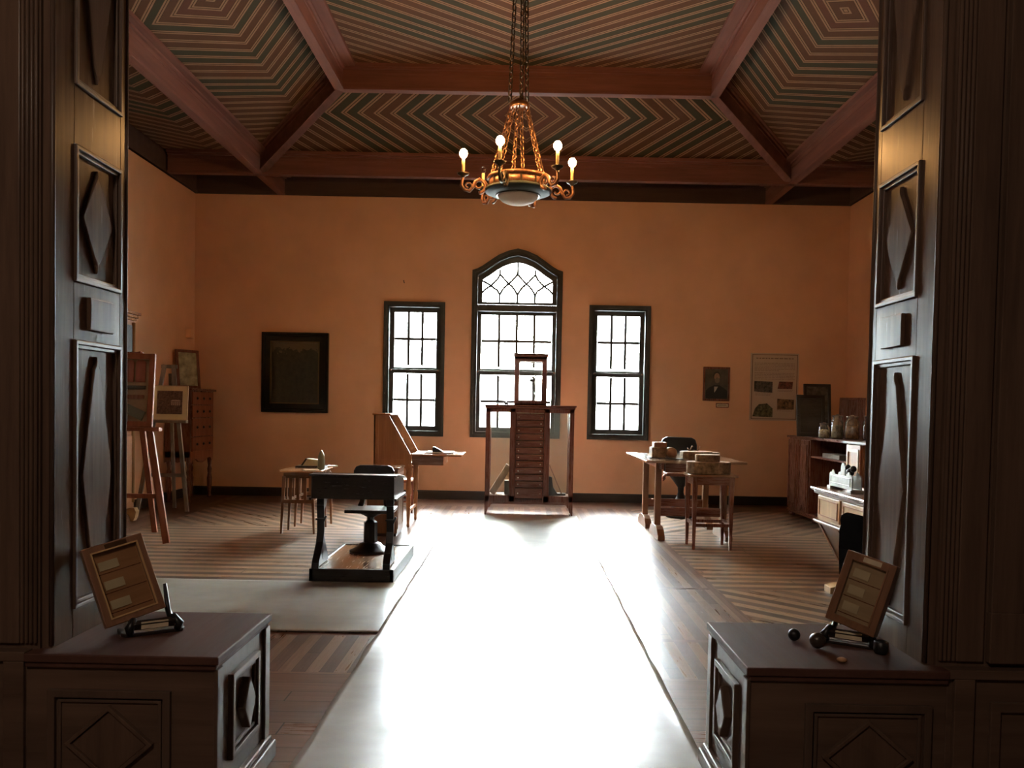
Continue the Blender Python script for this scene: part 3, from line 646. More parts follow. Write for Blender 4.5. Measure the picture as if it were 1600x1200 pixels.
# ------------------------------------------------------------------ school desk with pedestal seat on one platform
sd = thing('school_desk', 'black cast-iron school desk on a platform with a swivel seat attached', 'school desk', (-1.185, 6.44, 0)); o = sd.location
x0, x1, y0, y1 = -1.485, -.885, 5.88, 7.0
a = MB(o).frame(0, 1, 0, 1, .1, 0, 1) if False else MB(o)
a.box(x0, x1, y0, y0 + .03, 0, .092); a.box(x0, x1, y1 - .03, y1, 0, .092); a.box(x0, x0 + .03, y0, y1, 0, .092); a.box(x1 - .03, x1, y0, y1, 0, .092)
a.build('platform_frame', BLACKW, sd, .004)
MB(o).box(x0 + .028, x1 - .028, y0 + .028, y1 - .028, .05, .086).build('platform_boards', wood('platform_boards_wood', (.22, .11, .055), (.33, .18, .09), .25, 1, .8, coat=.5), sd)
for xx in (x0 + .035, x1 - .06):
    a = MB(o)
    pts = [(5.895, .092), (5.90, .13), (5.955, .19), (6.02, .26), (6.05, .34), (6.045, .44), (6.03, .53), (6.035, .585), (6.24, .585), (6.19, .53), (6.13, .48), (6.10, .40), (6.12, .30), (6.19, .21), (6.25, .13), (6.26, .092)]
    a.prism(pts, 'x', xx, xx + .014)
    # raised front flange of the S-shaped standard
    fl_ = [(5.888, .092), (5.892, .13), (5.948, .19), (6.012, .26), (6.042, .34), (6.038, .44), (6.022, .53), (6.03, .588)]
    for p, q in zip(fl_, fl_[1:]): a.bar((xx + .008, p[0], p[1]), (xx + .008, q[0], q[1]), .052, .016, (0, 1, 0))
    a.lathe([(.03, 0), (.03, .02)], (xx - .003, 6.10, .15), 14, 'x')
    leg = a.build('iron_standard', IRON, sd, .002)
    MB(o).bar((xx - .02, 6.0, .43), (xx + .05, 6.0, .43), .012, .012).bar((xx + .035, 6.0, .41), (xx + .055, 6.0, .455), .008, .014).build('wing_nut', IRON, leg)
a = MB(o); a.prism([(5.895, .59), (6.38, .59), (6.38, .70), (6.30, .715), (5.99, .752), (5.895, .752)], 'x', x0 + .005, x1 - .005); a.build('book_box', BLACKW, sd, .004)
a = MB(o); a.prism([(5.88, .752), (6.0, .752), (6.0, .765), (5.88, .765)], 'x', x0 - .01, x1 + .01); a.build('pen_ledge', BLACKW, sd, .003)
MB(o).prism([(6.003, .753), (6.42, .703), (6.42, .718), (6.003, .768)], 'x', x0 - .008, x1 + .008).build('lid', BLACKW, sd, .003)
a = MB(o).box(x1 - .005, x1 + .012, 5.90, 6.38, .578, .598).box(x0 - .012, x0 + .005, 5.90, 6.38, .578, .598); a.build('side_rail', BLACKW, sd, .003)
sx, sy = -1.19, 6.66
MB(o).lathe([(.165, .086), (.168, .096), (.15, .106), (.10, .135), (.085, .155), (.06, .165)], (sx, sy, 0), 16).build('seat_base', IRON, sd)
MB(o).lathe([(.055, .16), (.055, .325), (.04, .335), (.028, .345), (.03, .365), (.07, .385), (.10, .40), (.10, .41)], (sx, sy, 0), 8, smooth=False).build('seat_column', IRON, sd)
a = MB(o); a.prism([(sx - .18, 6.50), (sx + .18, 6.50), (sx + .20, 6.62), (sx + .19, 6.84), (sx - .19, 6.84), (sx - .20, 6.62)], 'z', .41, .437); a.build('seat', BLACKW, sd, .006)
for s in (-1, 1):
    a = MB(o); a.tube([(sx + s * .11, 6.78, .437), (sx + s * .10, 6.81, .46), (sx + s * .085, 6.84, .54), (sx + s * .10, 6.87, .68)], [.02, .024, .018, .014], 8); a.build('back_support', IRON, sd)
a = MB(o); sx = -1.205; pts = [(sx + a_, b_) for a_, b_ in ((-.165, .60), (.165, .60), (.168, .64), (.168, .72), (.15, .755), (.115, .768), (-.115, .768), (-.15, .755), (-.168, .72), (-.168, .64))]
a.prism(pts, 'y', 6.86, 6.885); a.build('backrest', BLACKW, sd, .008)

# ------------------------------------------------------------------ slatted side table with shell, tray and papers
st = thing('slatted_table', 'low brown slatted table on many thin tapered legs beside the school desk', 'table', (-2.15, 8.42, 0)); o = st.location
MB(o).prism([(-2.31, 8.0), (-1.99, 8.0), (-1.95, 8.12), (-1.95, 8.74), (-1.99, 8.86), (-2.31, 8.86), (-2.35, 8.74), (-2.35, 8.12)], 'z', .598, .615).build('tabletop', OAKX, st, .004)
MB(o).box(-2.29, -2.01, 8.05, 8.81, .545, .598).build('apron', BROWNX, st)
for y in (8.06, 8.31, 8.55, 8.80):
    for s, x in ((-1, -2.285), (1, -2.015)):
        MB(o).taper(x + s * .025, y, 0, .56, .009, .009, .016, .016, -s * .025, 0).build('leg', BROWN, st)
a = MB(o); a.box(-2.30, -2.0, 8.045, 8.075, .30, .335); a.box(-2.30, -2.0, 8.785, 8.815, .30, .335)
for x in (-2.295, -2.005): a.box(x - .01, x + .01, 8.06, 8.80, .30, .325)
a.build('stretcher', BROWN, st)
a = MB(o)
for x in (-2.22, -2.15, -2.08): a.box(x - .013, x + .013, 8.05, 8.066, .335, .55); a.box(x - .013, x + .013, 8.794, 8.81, .335, .55)
for y in (8.18, 8.43, 8.68):
    for x in (-2.29, -2.01): a.box(x - .005, x + .005, y - .02, y + .02, .325, .55)
a.build('slats', BROWN, st)
t = thing('shell_case', 'upright pointed grey shell standing on the slatted table', 'shell', (-1.985, 8.3, .615))
MB(t.location).lathe([(.034, .615), (.037, .63), (.036, .70), (.030, .75), (.018, .785), (.006, .805), (0, .81)], (-1.985, 8.3, 0), 16).build('body', plain('shell_metal', (.30, .33, .24), .35, metal=.5), t)
t = thing('tray', 'thin dark tray on the slatted table behind the shell', 'tray', (-2.15, 8.62, .615)); MB(t.location).box(-2.30, -2.0, 8.50, 8.76, .615, .63).build('tray_board', BLACKW, t, .003)
t = thing('book', 'small pale book propped on the dark tray', 'book', (-2.16, 8.62, .63)); MB(t.location).prism([(-2.25, .630), (-2.07, .630), (-2.07, .69), (-2.20, .70)], 'y', 8.58, 8.70).build('pages', CREAM, t, .002); MB(t.location).prism([(-2.262, .630), (-2.243, .630), (-2.195, .70), (-2.212, .704)], 'y', 8.57, 8.71).build('cover', BLACKW, t)
for i, (x, y, lab) in enumerate(((-2.04, 8.12, 'bright white card at the front edge of the slatted table'), (-1.99, 8.70, 'bright white card at the rear corner of the slatted table'))):
    t = thing('paper_card', lab, 'card', (x, y, .615), (0, 0, .5 + i * .2)); MB().box(-.07, .07, -.04, .04, 0, .012).build('card', PAPER, t)

# ------------------------------------------------------------------ slant-front writing desk seen from its side
wd = thing('slant_desk', 'honey brown slant-front writing desk with its flap folded down', 'writing desk', (-1.32, 8.95, 0)); o = wd.location
ya, yb = 8.62, 9.27
for (p, q) in ((ya, ya + .02), (yb - .02, yb)):
    a = MB(o); a.prism([(-1.52, .655), (-1.13, .655), (-1.13, .755), (-1.365, 1.165), (-1.52, 1.165)], 'y', p, q)
    yy = p - .006 if p == ya else q + .001
    sp = a.build('side_panel', OAK, wd, .003)
    a = MB(o); oo = [(-1.505, .675), (-1.145, .675), (-1.145, .75), (-1.372, 1.15), (-1.505, 1.15)]; ii = [(-1.47, .71), (-1.18, .71), (-1.18, .745), (-1.39, 1.115), (-1.47, 1.115)]
    a.ring(oo, ii, 'y', min(yy, yy + .006), max(yy, yy + .006)); a.build('side_moulding', OAK, sp)
a = MB(o).box(-1.52, -1.505, ya, yb, .655, 1.165).box(-1.52, -1.13, ya + .02, yb - .02, .655, .675).box(-1.50, -1.30, ya + .02, yb - .02, .90, .912).box(-1.50, -1.38, ya + .02, yb - .02, 1.03, 1.04)
for y in (8.82, 9.05): a.box(-1.50, -1.34, y, y + .01, .745, 1.03)
a.build('interior', BROWN, wd)
MB(o).box(-1.535, -1.345, ya - .018, yb + .018, 1.165, 1.185).build('top', OAKX, wd, .004)
a = MB(o).box(-1.135, -.605, ya + .005, yb - .005, .747, .768); a.build('flap', OAKX, wd, .004)
MB(o).box(-1.13, -.80, ya + .06, yb - .06, .65, .743).build('drawer', BROWNX, wd, .003)
for (x, y) in ((-1.155, ya + .03), (-1.155, yb - .03), (-1.49, ya + .03), (-1.49, yb - .03)):
    MB(o).lathe([(.012, 0), (.018, .02), (.014, .04), (.022, .20), (.026, .30), (.018, .33), (.026, .345), (.030, .40), (.022, .50), (.030, .56), (.024, .585), (.032, .60), (.032, .66)], (x, y, 0), 12).build('leg', OAK, wd)
a = MB(o)
for y in (ya, yb - .015): a.prism([(-1.50, .66), (-1.15, .66), (-1.15, .58), (-1.19, .615), (-1.25, .635), (-1.40, .635), (-1.46, .615), (-1.50, .58)], 'y', y, y + .015)
a.build('shaped_apron', OAK, wd)
a = MB(o).bar((-1.155, ya + .03, .17), (-1.155, yb - .03, .17), .02, .03); a.build('stretcher', OAK, wd)
t = thing('folder', 'thin open folder lying on the folded-down desk flap', 'folder', (-.88, 8.9, .768)); MB(t.location).box(-1.02, -.70, 8.72, 9.12, .768, .776).build('cover', BROWNX, t); MB(t.location).box(-1.00, -.72, 8.74, 9.10, .776, .784).build('pages', PAPER, t)
t = thing('blotter', 'small dark rocker wedge resting on the folder', 'blotter', (-.87, 8.8, .784)); MB(t.location).prism([(-.925, .784), (-.81, .784), (-.82, .795), (-.905, .84), (-.925, .835)], 'y', 8.76, 8.84).build('block', BLACKW, t, .003)

# crate between the desks and small chair by the flap
t = thing('wooden_chest', 'plain brown upright chest with a sunlit end beneath the slant-front desk', 'chest', (-1.33, 8.2, 0)); o = t.location
a = MB(o).box(-1.47, -1.175, 8.0, 8.42, .03, .65); a.build('body', BROWN, t, .004); MB(o).box(-1.48, -1.165, 7.99, 8.43, .65, .665).build('top', BROWNX, t, .003); MB(o).box(-1.46, -1.185, 8.01, 8.41, 0, .03).build('base', BLACKW, t)
MB(o).framex(8.03, 8.39, .07, .61, .03, -1.178, -1.170).build('end_frame', BROWN, t)
cc = thing('side_chair', 'small brown wooden chair with curved back rails beyond the slant-front desk', 'chair', (-1.38, 9.66, 0)); o = Vector((-1.10, 9.66, 0))
MB(o).prism([(-1.28, 9.48), (-.98, 9.48), (-.95, 9.84), (-1.30, 9.84)], 'z', .39, .42).build('seat', REDW, cc, .006)
for (x, y) in ((-1.25, 9.51), (-1.0, 9.51), (-.99, 9.81), (-1.27, 9.81)): MB(o).lathe([(.011, 0), (.016, .15), (.013, .3), (.018, .39)], (x, y, 0), 10).build('leg', REDW, cc)
for x in (-1.27, -.97): MB(o).tube([(x, 9.82, .42), (x, 9.86, .6), (x, 9.88, .78)], .013, 8).build('back_post', REDW, cc)
for z in (.56, .66, .765): MB(o).tube([(-1.27, 9.87, z - .02), (-1.20, 9.90, z + .005), (-1.12, 9.91, z + .015), (-1.04, 9.90, z + .005), (-.97, 9.87, z - .02)], .014, 8).build('back_rail', REDW, cc)
a = MB(o); a.bar((-1.25, 9.51, .17), (-1.0, 9.51, .17), .015, .02).bar((-1.27, 9.81, .2), (-.99, 9.81, .2), .015, .02); a.build('stretcher', REDW, cc)

# ------------------------------------------------------------------ trestle table with wood samples
tt = thing('trestle_table', 'brown trestle table holding wood samples, with sled feet', 'table', (1.69, 8.75, 0)); o = tt.location
MB(o).box(1.215, 2.19, 8.0, 9.52, .760, .783).build('tabletop', GLOSSY, tt, .003)
for (x) in (1.36, 2.02):
    for (yc) in (8.34, 9.16):
        MB(o).box(x, x + .06, yc - .035, yc + .035, .07, .76).build('leg', BROWN, tt, .004)
        MB(o).prism([(yc - .27, 0), (yc + .27, 0), (yc + .27, .045), (yc + .20, .10), (yc + .12, .125), (yc - .12, .125), (yc - .20, .10), (yc - .27, .045)], 'x', x - .005, x + .065).build('foot', BROWN, tt, .004)
for yc in (8.34, 9.16): MB(o).box(1.42, 2.02, yc - .012, yc + .012, .21, .297).build('stretcher', MAHOGX, tt, .002)
a = MB(o).box(1.42, 2.02, 8.10, 8.125, .665, .76).box(1.42, 2.02, 9.35, 9.375, .665, .76).box(1.385, 1.41, 8.12, 9.38, .69, .76).box(2.03, 2.055, 8.12, 9.38, .69, .76); a.build('apron', MAHOGX, tt)
t = thing('wood_block', 'bark-sided square wood block on the near end of the trestle table', 'wood sample', (1.40, 8.5, .79)); MB(t.location).box(1.335, 1.475, 8.42, 8.60, .790, .895).build('block', BARK, t, .006)
t = thing('wood_block', 'small flat wood block stacked on top of the bark-sided block', 'wood sample', (1.42, 8.5, .896)); MB(t.location).box(1.36, 1.49, 8.44, 8.58, .896, .945).build('block', ENDG, t, .004)
t = thing('log_piece', 'short round log lying end-on beside the bark-sided block', 'wood sample', (1.525, 8.42, .787))
MB(t.location).lathe([(.050, 0), (.054, .01), (.054, .13), (.05, .14)], (1.525, 8.35, .844), 18, 'y').build('bark', BARK, t); MB(t.location).lathe([(0, -.002), (.046, -.002), (.046, .002)], (1.525, 8.35, .844), 18, 'y').build('cut_face', ENDG, t)
t = thing('base_board', 'thin dark board lying under the log piece on the trestle table', 'board', (1.5, 8.4, .783)); MB(t.location).box(1.40, 1.64, 8.30, 8.46, .7835, .789).build('board', BLACKW, t)
t = thing('base_board', 'thin dark board lying under the square bark-sided block', 'board', (1.4, 8.52, .783)); MB(t.location).box(1.31, 1.50, 8.465, 8.62, .7835, .7895).build('board', BLACKW, t)
def slab(name, lab, x, y, z, r, h, half=False):
    t = thing(name, lab, 'wood slab', (x, y, z)); n = 28; rnd = random.Random(int(x * 1000))
    pts = [(x + r * (1 + .03 * rnd.uniform(-1, 1)) * math.cos(2 * pi * k / n), y + r * .9 * (1 + .03 * rnd.uniform(-1, 1)) * math.sin(2 * pi * k / n)) for k in range(n)]
    MB(t.location).prism(pts, 'z', z, z + h).build('bark_edge', BARK, t, .004)
    MB(t.location).prism([(x + (p[0] - x) * .95, y + (p[1] - y) * .95) for p in pts], 'z', z + h - .002, z + h + .0025).build('cut_face', ENDG, t)
slab('tree_slab', 'round brown tree slab on the trestle table behind the stool', 1.79, 8.45, .783, .165, .075)
slab('tree_slab', 'thin tree slab at the far side of the trestle table', 1.97, 8.85, .783, .15, .05)
slab('tree_slab', 'large round tree slab resting on the square stool', 1.755, 7.73, .693, .203, .105)
slab('tree_slab', 'smaller round tree slab stacked on the largest one', 1.735, 7.70, .801, .113, .064)
t = thing('twig_carving', 'small gnarled twig figure on the tree slab of the trestle table', 'carving', (1.76, 8.42, .862)); o = t.location
MB(o).tube([(1.70, 8.42, .868), (1.72, 8.42, .875), (1.735, 8.42, .905), (1.745, 8.42, .915)], .007, 6).tube([(1.71, 8.42, .866), (1.76, 8.42, .872), (1.80, 8.42, .868), (1.82, 8.42, .912)], .006, 6).tube([(1.705, 8.42, .87), (1.695, 8.42, .895)], .005, 6).build('twig', BARK, t)
# square stool
ss = thing('square_stool', 'dark brown square stool with tapered legs carrying two tree slabs', 'stool', (1.77, 7.72, 0)); o = ss.location
MB(o).box(1.545, 1.985, 7.52, 7.94, .668, .690).build('seat', BROWNX, ss, .005)
a = MB(o).box(1.60, 1.93, 7.555, 7.575, .595, .668).box(1.60, 1.93, 7.885, 7.905, .595, .668).box(1.585, 1.605, 7.57, 7.89, .595, .668).box(1.925, 1.945, 7.57, 7.89, .595, .668); a.build('apron', MAHOGX, ss)
for (x, y) in ((1.60, 7.575), (1.935, 7.575), (1.935, 7.885), (1.60, 7.885)): MB(o).taper(x, y, 0, .668, .012, .012, .024, .024).build('leg', MAHOG, ss, .002)
for (p, q) in (((1.60, 7.575, .225), (1.935, 7.575, .225)), ((1.60, 7.885, .225), (1.935, 7.885, .225)), ((1.60, 7.575, .235), (1.60, 7.885, .235)), ((1.935, 7.575, .235), (1.935, 7.885, .235))):
    MB(o).bar(p, q, .018, .03).build('stretcher', MAHOG, ss)
# swivel chair behind the table
oc = thing('swivel_chair', 'black swivel chair with a rounded back behind the trestle table', 'chair', (1.93, 9.98, 0)); o = oc.location
a = MB(o); x0, x1 = 1.71, 2.15
a.prism([(x0, .70), (x1, .70), (x1, .86), (x1 - .02, .925), (x1 - .07, .95), (x0 + .07, .955), (x0 + .02, .93), (x0, .86)], 'y', 10.10, 10.15); a.build('backrest', IRON, oc, .015)
MB(o).prism([(x0 + .01, 9.74), (x1 - .01, 9.74), (x1, 9.9), (x1 - .03, 10.1), (x0 + .03, 10.1), (x0, 9.9)], 'z', .50, .54).build('seat', MAHOGX, oc, .01)
for x in (x0 + .05, x1 - .05): MB(o).tube([(x, 10.06, .52), (x, 10.14, .62), (x, 10.13, .75)], .016, 8).build('back_support', IRON, oc)
for s, x in ((-1, x0 + .01), (1, x1 - .01)): MB(o).tube([(x, 9.78, .52), (x + s * .03, 9.76, .49), (x + s * .03, 9.8, .455), (x, 9.85, .47)], .018, 8).build('scroll_arm', REDW, oc)
MB(o).lathe([(.17, .0), (.175, .02), (.13, .08), (.09, .17), (.05, .24), (.035, .30), (.04, .36), (.10, .44), (.14, .49), (.14, .50)], (1.93, 9.93, 0), 18).build('pedestal', IRON, oc)

# ------------------------------------------------------------------ cabinet along the right-hand wall, jars and frames
rc = thing('low_cabinet', 'dark brown low cabinet with panel doors and an open shelf bay under the jars', 'cabinet', (3.8, 9.5, 0)); o = rc.location
xf = 3.385
a = MB(o).box(xf, 4.30, 9.70, 10.45, .07, .965); a.box(xf, 4.30, 8.55, 8.58, .07, .965).box(4.27, 4.30, 8.55, 9.70, .07, .965).box(xf, 4.30, 8.55, 9.70, .07, .10); a.build('carcass', MAHOG, rc, .003)
MB(o).box(xf - .03, 4.32, 8.52, 10.48, .965, .995).build('top', MAHOGX, rc, .006)
MB(o).box(xf + .01, 4.28, 8.58, 9.70, .755, .772).build('shelf', MAHOGX, rc)
MB(o).box(xf - .015, 4.3, 8.54, 10.46, .05, .09).build('base_moulding', MAHOGX, rc, .006)
for (p, q) in ((9.72, 10.07), (10.09, 10.44)):
    d = MB(o).box(xf - .018, xf, p, q, .11, .95).build('door', MAHOG, rc, .002); MB(o).framex(p + .04, q - .04, .16, .90, .02, xf - .026, xf - .018).build('door_moulding', MAHOG, d)
for (x, y) in ((xf + .04, 8.6), (xf + .04, 9.6), (xf + .04, 10.4), (4.22, 10.4), (4.22, 8.6)): MB(o).lathe([(.03, 0), (.04, .02), (.03, .05), (.03, .07)], (x, y, 0), 12).build('bun_foot', MAHOG, rc)
t = thing('paper_box', 'flat pale box lying on the open shelf of the low cabinet', 'box', (3.55, 9.15, .773)); MB(t.location).box(xf + .05, xf + .25, 8.95, 9.45, .773, .82).build('box', GREYW, t, .004)
JC = [plain('jar_contents_yellow', (.55, .38, .10), .6, var=.5, vs=30), plain('jar_contents_olive', (.28, .26, .13), .6, var=.5, vs=30), plain('jar_contents_mixed', (.50, .28, .12), .6, var=.6, vs=25), plain('jar_contents_rust', (.42, .18, .08), .6, var=.4, vs=25)]
for (x, y, r, h, c, lab) in ((3.375, 9.25, .062, .175, 0, 'short glass jar of yellow specimens at the end of the row'), (3.47, 9.12, .066, .27, 1, 'tall glass jar of dull olive specimens between the short jar and the mixed one'),
                             (3.585, 9.0, .075, .265, 2, 'tall glass jar with mixed yellow and rust specimens'), (3.80, 9.05, .075, .27, 3, 'tall glass jar of rust coloured specimens standing apart from the others')):
    j = thing('specimen_jar', lab, 'jar', (x, y, .995), group='glass specimen jars on the low cabinet'); z = .996
    MB(j.location).lathe([(r * .9, z), (r, z + .012), (r, z + h * .68), (r * .72, z + h * .80), (r * .72, z + h * .88), (r * .80, z + h * .90)], (x, y, 0), 20).build('jar_glass', JARG, j)
    MB(j.location).lathe([(r * .86, z + .008), (r * .9, z + .02), (r * .9, z + h * .50), (r * .4, z + h * .56), (0, z + h * .55)], (x, y, 0), 16).build('contents', JC[c], j)
    MB(j.location).lathe([(r * .86, z + h * .90), (r * .88, z + h * .94), (r * .3, z + h * .96), (r * .2, z + h), (0, z + h)], (x, y, 0), 18).build('lid', JARG, j)
def leaning(name, lab, cx, cy, z, w, h, d, yaw, lean, fm, im, fw=.03, cat='picture frame', group=None):
    t = thing(name, lab, cat, (cx, cy, z), (0, 0, 0), group); R = Matrix.Rotation(yaw, 4, 'Z') @ Matrix.Rotation(-lean, 4, 'X'); t.rotation_euler = R.to_euler()
    MB().frame(-w / 2, w / 2, 0, h, fw, 0, d).build('frame', fm, t, .003); MB().box(-w / 2 + fw - .003, w / 2 - fw + .003, d * .45, d * .6, fw - .003, h - fw + .003).build('picture', im, t)
    return t
leaning('framed_board', 'dark framed board leaning at the back of the low cabinet behind the jars', 3.62, 10.12, .998, .33, .64, .03, 0, .12, BLACKW, plain('dark_print', (.10, .085, .07), .5, var=.5, vs=12), .035)
leaning('framed_board', 'darker plain board leaning in front of the taller framed board', 3.47, 9.92, .998, .34, .50, .025, 0, .14, BLACKW, BLACKW, .04)
leaning('framed_board', 'reddish board propped against the corner beyond the jars', 4.05, 10.2, .998, .30, .48, .02, -.5, .12, MAHOG, MAHOG, .03)

# counter with canted front, hutch and what stands on it
kc = thing('counter_desk', 'brown counter desk with polished top edge and a front slanting inward to the floor', 'counter', (2.5, 5.2, 0)); o = kc.location
ya, yb = 4.55, 5.93
a = MB(o).box(2.075, 2.95, ya, yb, .722, .745); a.build('top', BROWNX, kc, .008)
MB(o).box(2.095, 2.93, ya + .02, yb - .02, .700, .722).build('top_moulding', BROWN, kc, .006)
MB(o).box(2.125, 2.91, ya + .04, yb - .04, .515, .70).build('drawer_case', LIGHTW, kc, .002)
for (p, q) in ((5.47, 5.87), (5.03, 5.43), (4.6, 5.0)):
    d = MB(o).box(2.112, 2.126, p, q, .53, .688).build('drawer', LIGHTW, kc, .003); MB(o).framex(p + .03, q - .03, .55, .668, .008, 2.106, 2.113).build('drawer_moulding', OAK, d)
MB(o).box(2.095, 2.93, ya + .02, yb - .02, .493, .515).build('waist_moulding', BROWN, kc, .006)
MB(o).prism([(2.125, .495), (2.90, .495), (2.90, .06), (2.36, .06)], 'y', ya + .05, yb - .05).build('canted_body', BROWN, kc)
a = MB(o)
for t0 in ((yb - .09, yb - .05), (yb - .42, yb - .38), (5.0, 5.04)):
    a.add([(2.118, t0[0], .49), (2.118, t0[1], .49), (2.352, t0[1], .06), (2.352, t0[0], .06), (2.13, t0[0], .49), (2.13, t0[1], .49), (2.364, t0[1], .06), (2.364, t0[0], .06)], [(0, 1, 2, 3), (4, 7, 6, 5), (0, 4, 5, 1), (3, 2, 6, 7), (0, 3, 7, 4), (1, 5, 6, 2)])
a.build('canted_mouldings', BROWN, kc)
MB(o).prism([(2.19, 0), (2.95, 0), (2.95, .06), (2.25, .06), (2.19, .045)], 'y', yb - .14, yb - .02).build('foot', LIGHTW, kc, .004); MB(o).prism([(2.19, 0), (2.95, 0), (2.95, .06), (2.25, .06), (2.19, .045)], 'y', ya + .02, ya + .14).build('foot', LIGHTW, kc, .004)
hu = thing('desk_hutch', 'small wooden hutch with a side panel and open pigeonhole on the counter desk', 'hutch', (2.5, 5.4, .745)); o = hu.location
a = MB(o).box(2.32, 2.75, 5.86, 5.885, .746, 1.055).box(2.32, 2.75, 4.9, 4.925, .746, 1.055).box(2.73, 2.75, 4.9, 5.885, .746, 1.055).box(2.32, 2.75, 4.92, 5.86, .746, .765).box(2.32, 2.74, 5.62, 5.64, .765, 1.055).box(2.32, 2.74, 5.25, 5.27, .765, 1.055); a.build('carcass', OAK, hu)
MB(o).box(2.29, 2.77, 4.87, 5.91, 1.055, 1.073).build('top', GREYW, hu, .004)
d = MB(o).box(2.306, 2.32, 5.64, 5.88, .77, 1.05).build('door', OAK, hu, .002); MB(o).framex(5.66, 5.86, .80, 1.02, .02, 2.30, 2.306).build('door_moulding', LIGHTW, d)
t = thing('glass_bottle', 'dark glass bottle in the pigeonhole of the desk hutch', 'bottle', (2.42, 5.53, .766)); MB(t.location).lathe([(.028, .767), (.032, .78), (.032, .88), (.012, .93), (.012, .98), (.016, .985)], (2.42, 5.53, 0), 16).build('bottle_glass', glass('dark_bottle_glass', (.35, .42, .36), .05, .5, dirt=.05), t)
t = thing('glass_bottle', 'little clear bottle on top of the desk hutch', 'bottle', (2.38, 5.52, 1.073)); MB(t.location).lathe([(.025, 1.074), (.027, 1.08), (.027, 1.10), (.01, 1.115), (.01, 1.135)], (2.38, 5.52, 0), 14).build('bottle_glass', JARG, t)
t = thing('small_pot', 'dark small jar on the hutch top behind the little bottle', 'pot', (2.5, 5.6, 1.073)); MB(t.location).lathe([(.03, 1.074), (.036, 1.09), (.036, 1.16), (.02, 1.18), (.02, 1.19)], (2.50, 5.62, 0), 14).build('body', IRON, t)
lr = thing('letter_rack', 'ornate silver letter rack standing on the counter desk', 'letter rack', (2.2, 5.6, .745)); o = lr.location
a = MB(o)
for X in (2.165, 2.225):
    a.prism([(5.40, .765), (5.80, .765), (5.80, .845), (5.785, .86), (5.76, .862), (5.745, .88), (5.72, .875), (5.70, .85), (5.50, .85), (5.48, .875), (5.455, .88), (5.44, .862), (5.415, .86), (5.40, .845)], 'x', X - .004, X + .004)
a.framex(5.43, 5.77, .785, .84, .008, 2.157, 2.162)
a.build('plates', SILVER, lr, .002)
for y in (5.42, 5.78): MB(o).box(2.15, 2.24, y - .03, y + .03, .7455, .766).build('foot', SILVER, lr, .003)
MB(o).prism([(5.60, .77), (5.67, .77), (5.67, .90), (5.655, .925), (5.635, .932), (5.615, .925), (5.60, .90)], 'x', 2.19, 2.20).build('divider', SILVER, lr)
t = thing('trinket', 'dark leafy ornament tucked into the letter rack', 'ornament', (2.2, 5.52, .80)); MB(t.location).ball((2.195, 5.52, .875), .028, 10).ball((2.195, 5.47, .90), .022, 10).ball((2.195, 5.56, .905), .02, 10).build('body', IRON, t)
dk = thing('desk_chair', 'black armchair silhouette pulled up to the counter desk', 'chair', (2.03, 4.70, 0)); o = Vector((1.97, 5.0, 0))
a = MB(o); a.prism([(5.28, .46), (5.28, .57), (5.26, .60), (5.275, .63), (5.255, .66), (5.20, .68), (5.0, .685), (4.80, .68), (4.75, .65), (4.74, .46)], 'x', 1.86, 1.90); a.build('backrest', MATTEBK, dk, .015)
MB(o).box(1.86, 2.05, 4.76, 5.24, .36, .42).build('seat', MATTEBK, dk, .02)
for y in (4.77, 5.25):
    MB(o).tube([(1.88, y, .58), (1.98, y, .56), (1.99, y, .53), (1.99, y, .42)], .018, 8).build('armrest', MATTEBK, dk)
MB(o).prism([(5.26, .30), (4.76, .30), (4.74, .47), (5.28, .47)], 'x', 1.865, 1.895).build('lower_back', MATTEBK, dk)
for (x, y) in ((1.88, 4.79), (1.88, 5.22), (2.03, 4.79), (2.03, 5.22)): MB(o).taper(x, y, 0, .38, .014, .014, .02, .02).build('leg', MATTEBK, dk)

# ------------------------------------------------------------------ easels, chest and tall cabinet on the other side
def easel(name, lab, cx, fy, ry, sp, top, mat, ledge, w=.05, cat='easel'):
    t = thing(name, lab, cat, (cx, (fy + ry) / 2, 0)); o = t.location
    dy = .16
    for s in (-1, 1): MB(o).bar((cx + s * sp, fy, 0.01), (cx + s * .05, fy + dy, top), w, .028, (0, 1, 0)).build('leg', mat, t, .003)
    MB(o).bar((cx, ry, .01), (cx, fy + dy + .04, top - .1), w * .8, .025, (0, 1, 0)).build('rear_leg', mat, t)
    k = ledge / top; xw = sp * (1 - k) + .06
    MB(o).box(cx - xw - .12, cx + xw + .08, fy + dy * k - .055, fy + dy * k + .01, ledge - .035, ledge).build('ledge', mat, t, .003)
    k = .42 / top; xw = sp * (1 - k); MB(o).box(cx - xw, cx + xw, fy + dy * k, fy + dy * k + .02, .40, .44).build('crossbar', mat, t)
    MB(o).box(cx - .09, cx + .09, fy + dy + .0, fy + dy + .025, top - .04, top).build('head', mat, t)
    return t
easel('easel', 'reddish wooden easel holding the large sample board', -3.49, 7.31, 7.95, .385, 1.70, REDW, 1.03, .06)
easel('easel', 'thin grey wooden easel holding the cream-matted picture', -4.08, 9.48, 9.82, .285, 1.69, GREYW, 1.055, .045)
bd = thing('sample_board', 'tall red-framed sample board with arched panels standing on the reddish easel', 'display board', (-3.55, 7.335, 1.032), (-.10, 0, 0))
MB().frame(-.36, .295, 0, .655, .05, 0, .03).build('frame', REDW, bd, .004); MB().box(-.32, .25, .015, .022, .045, .615).build('backing', plain('board_backing', (.34, .24, .16), .6), bd)
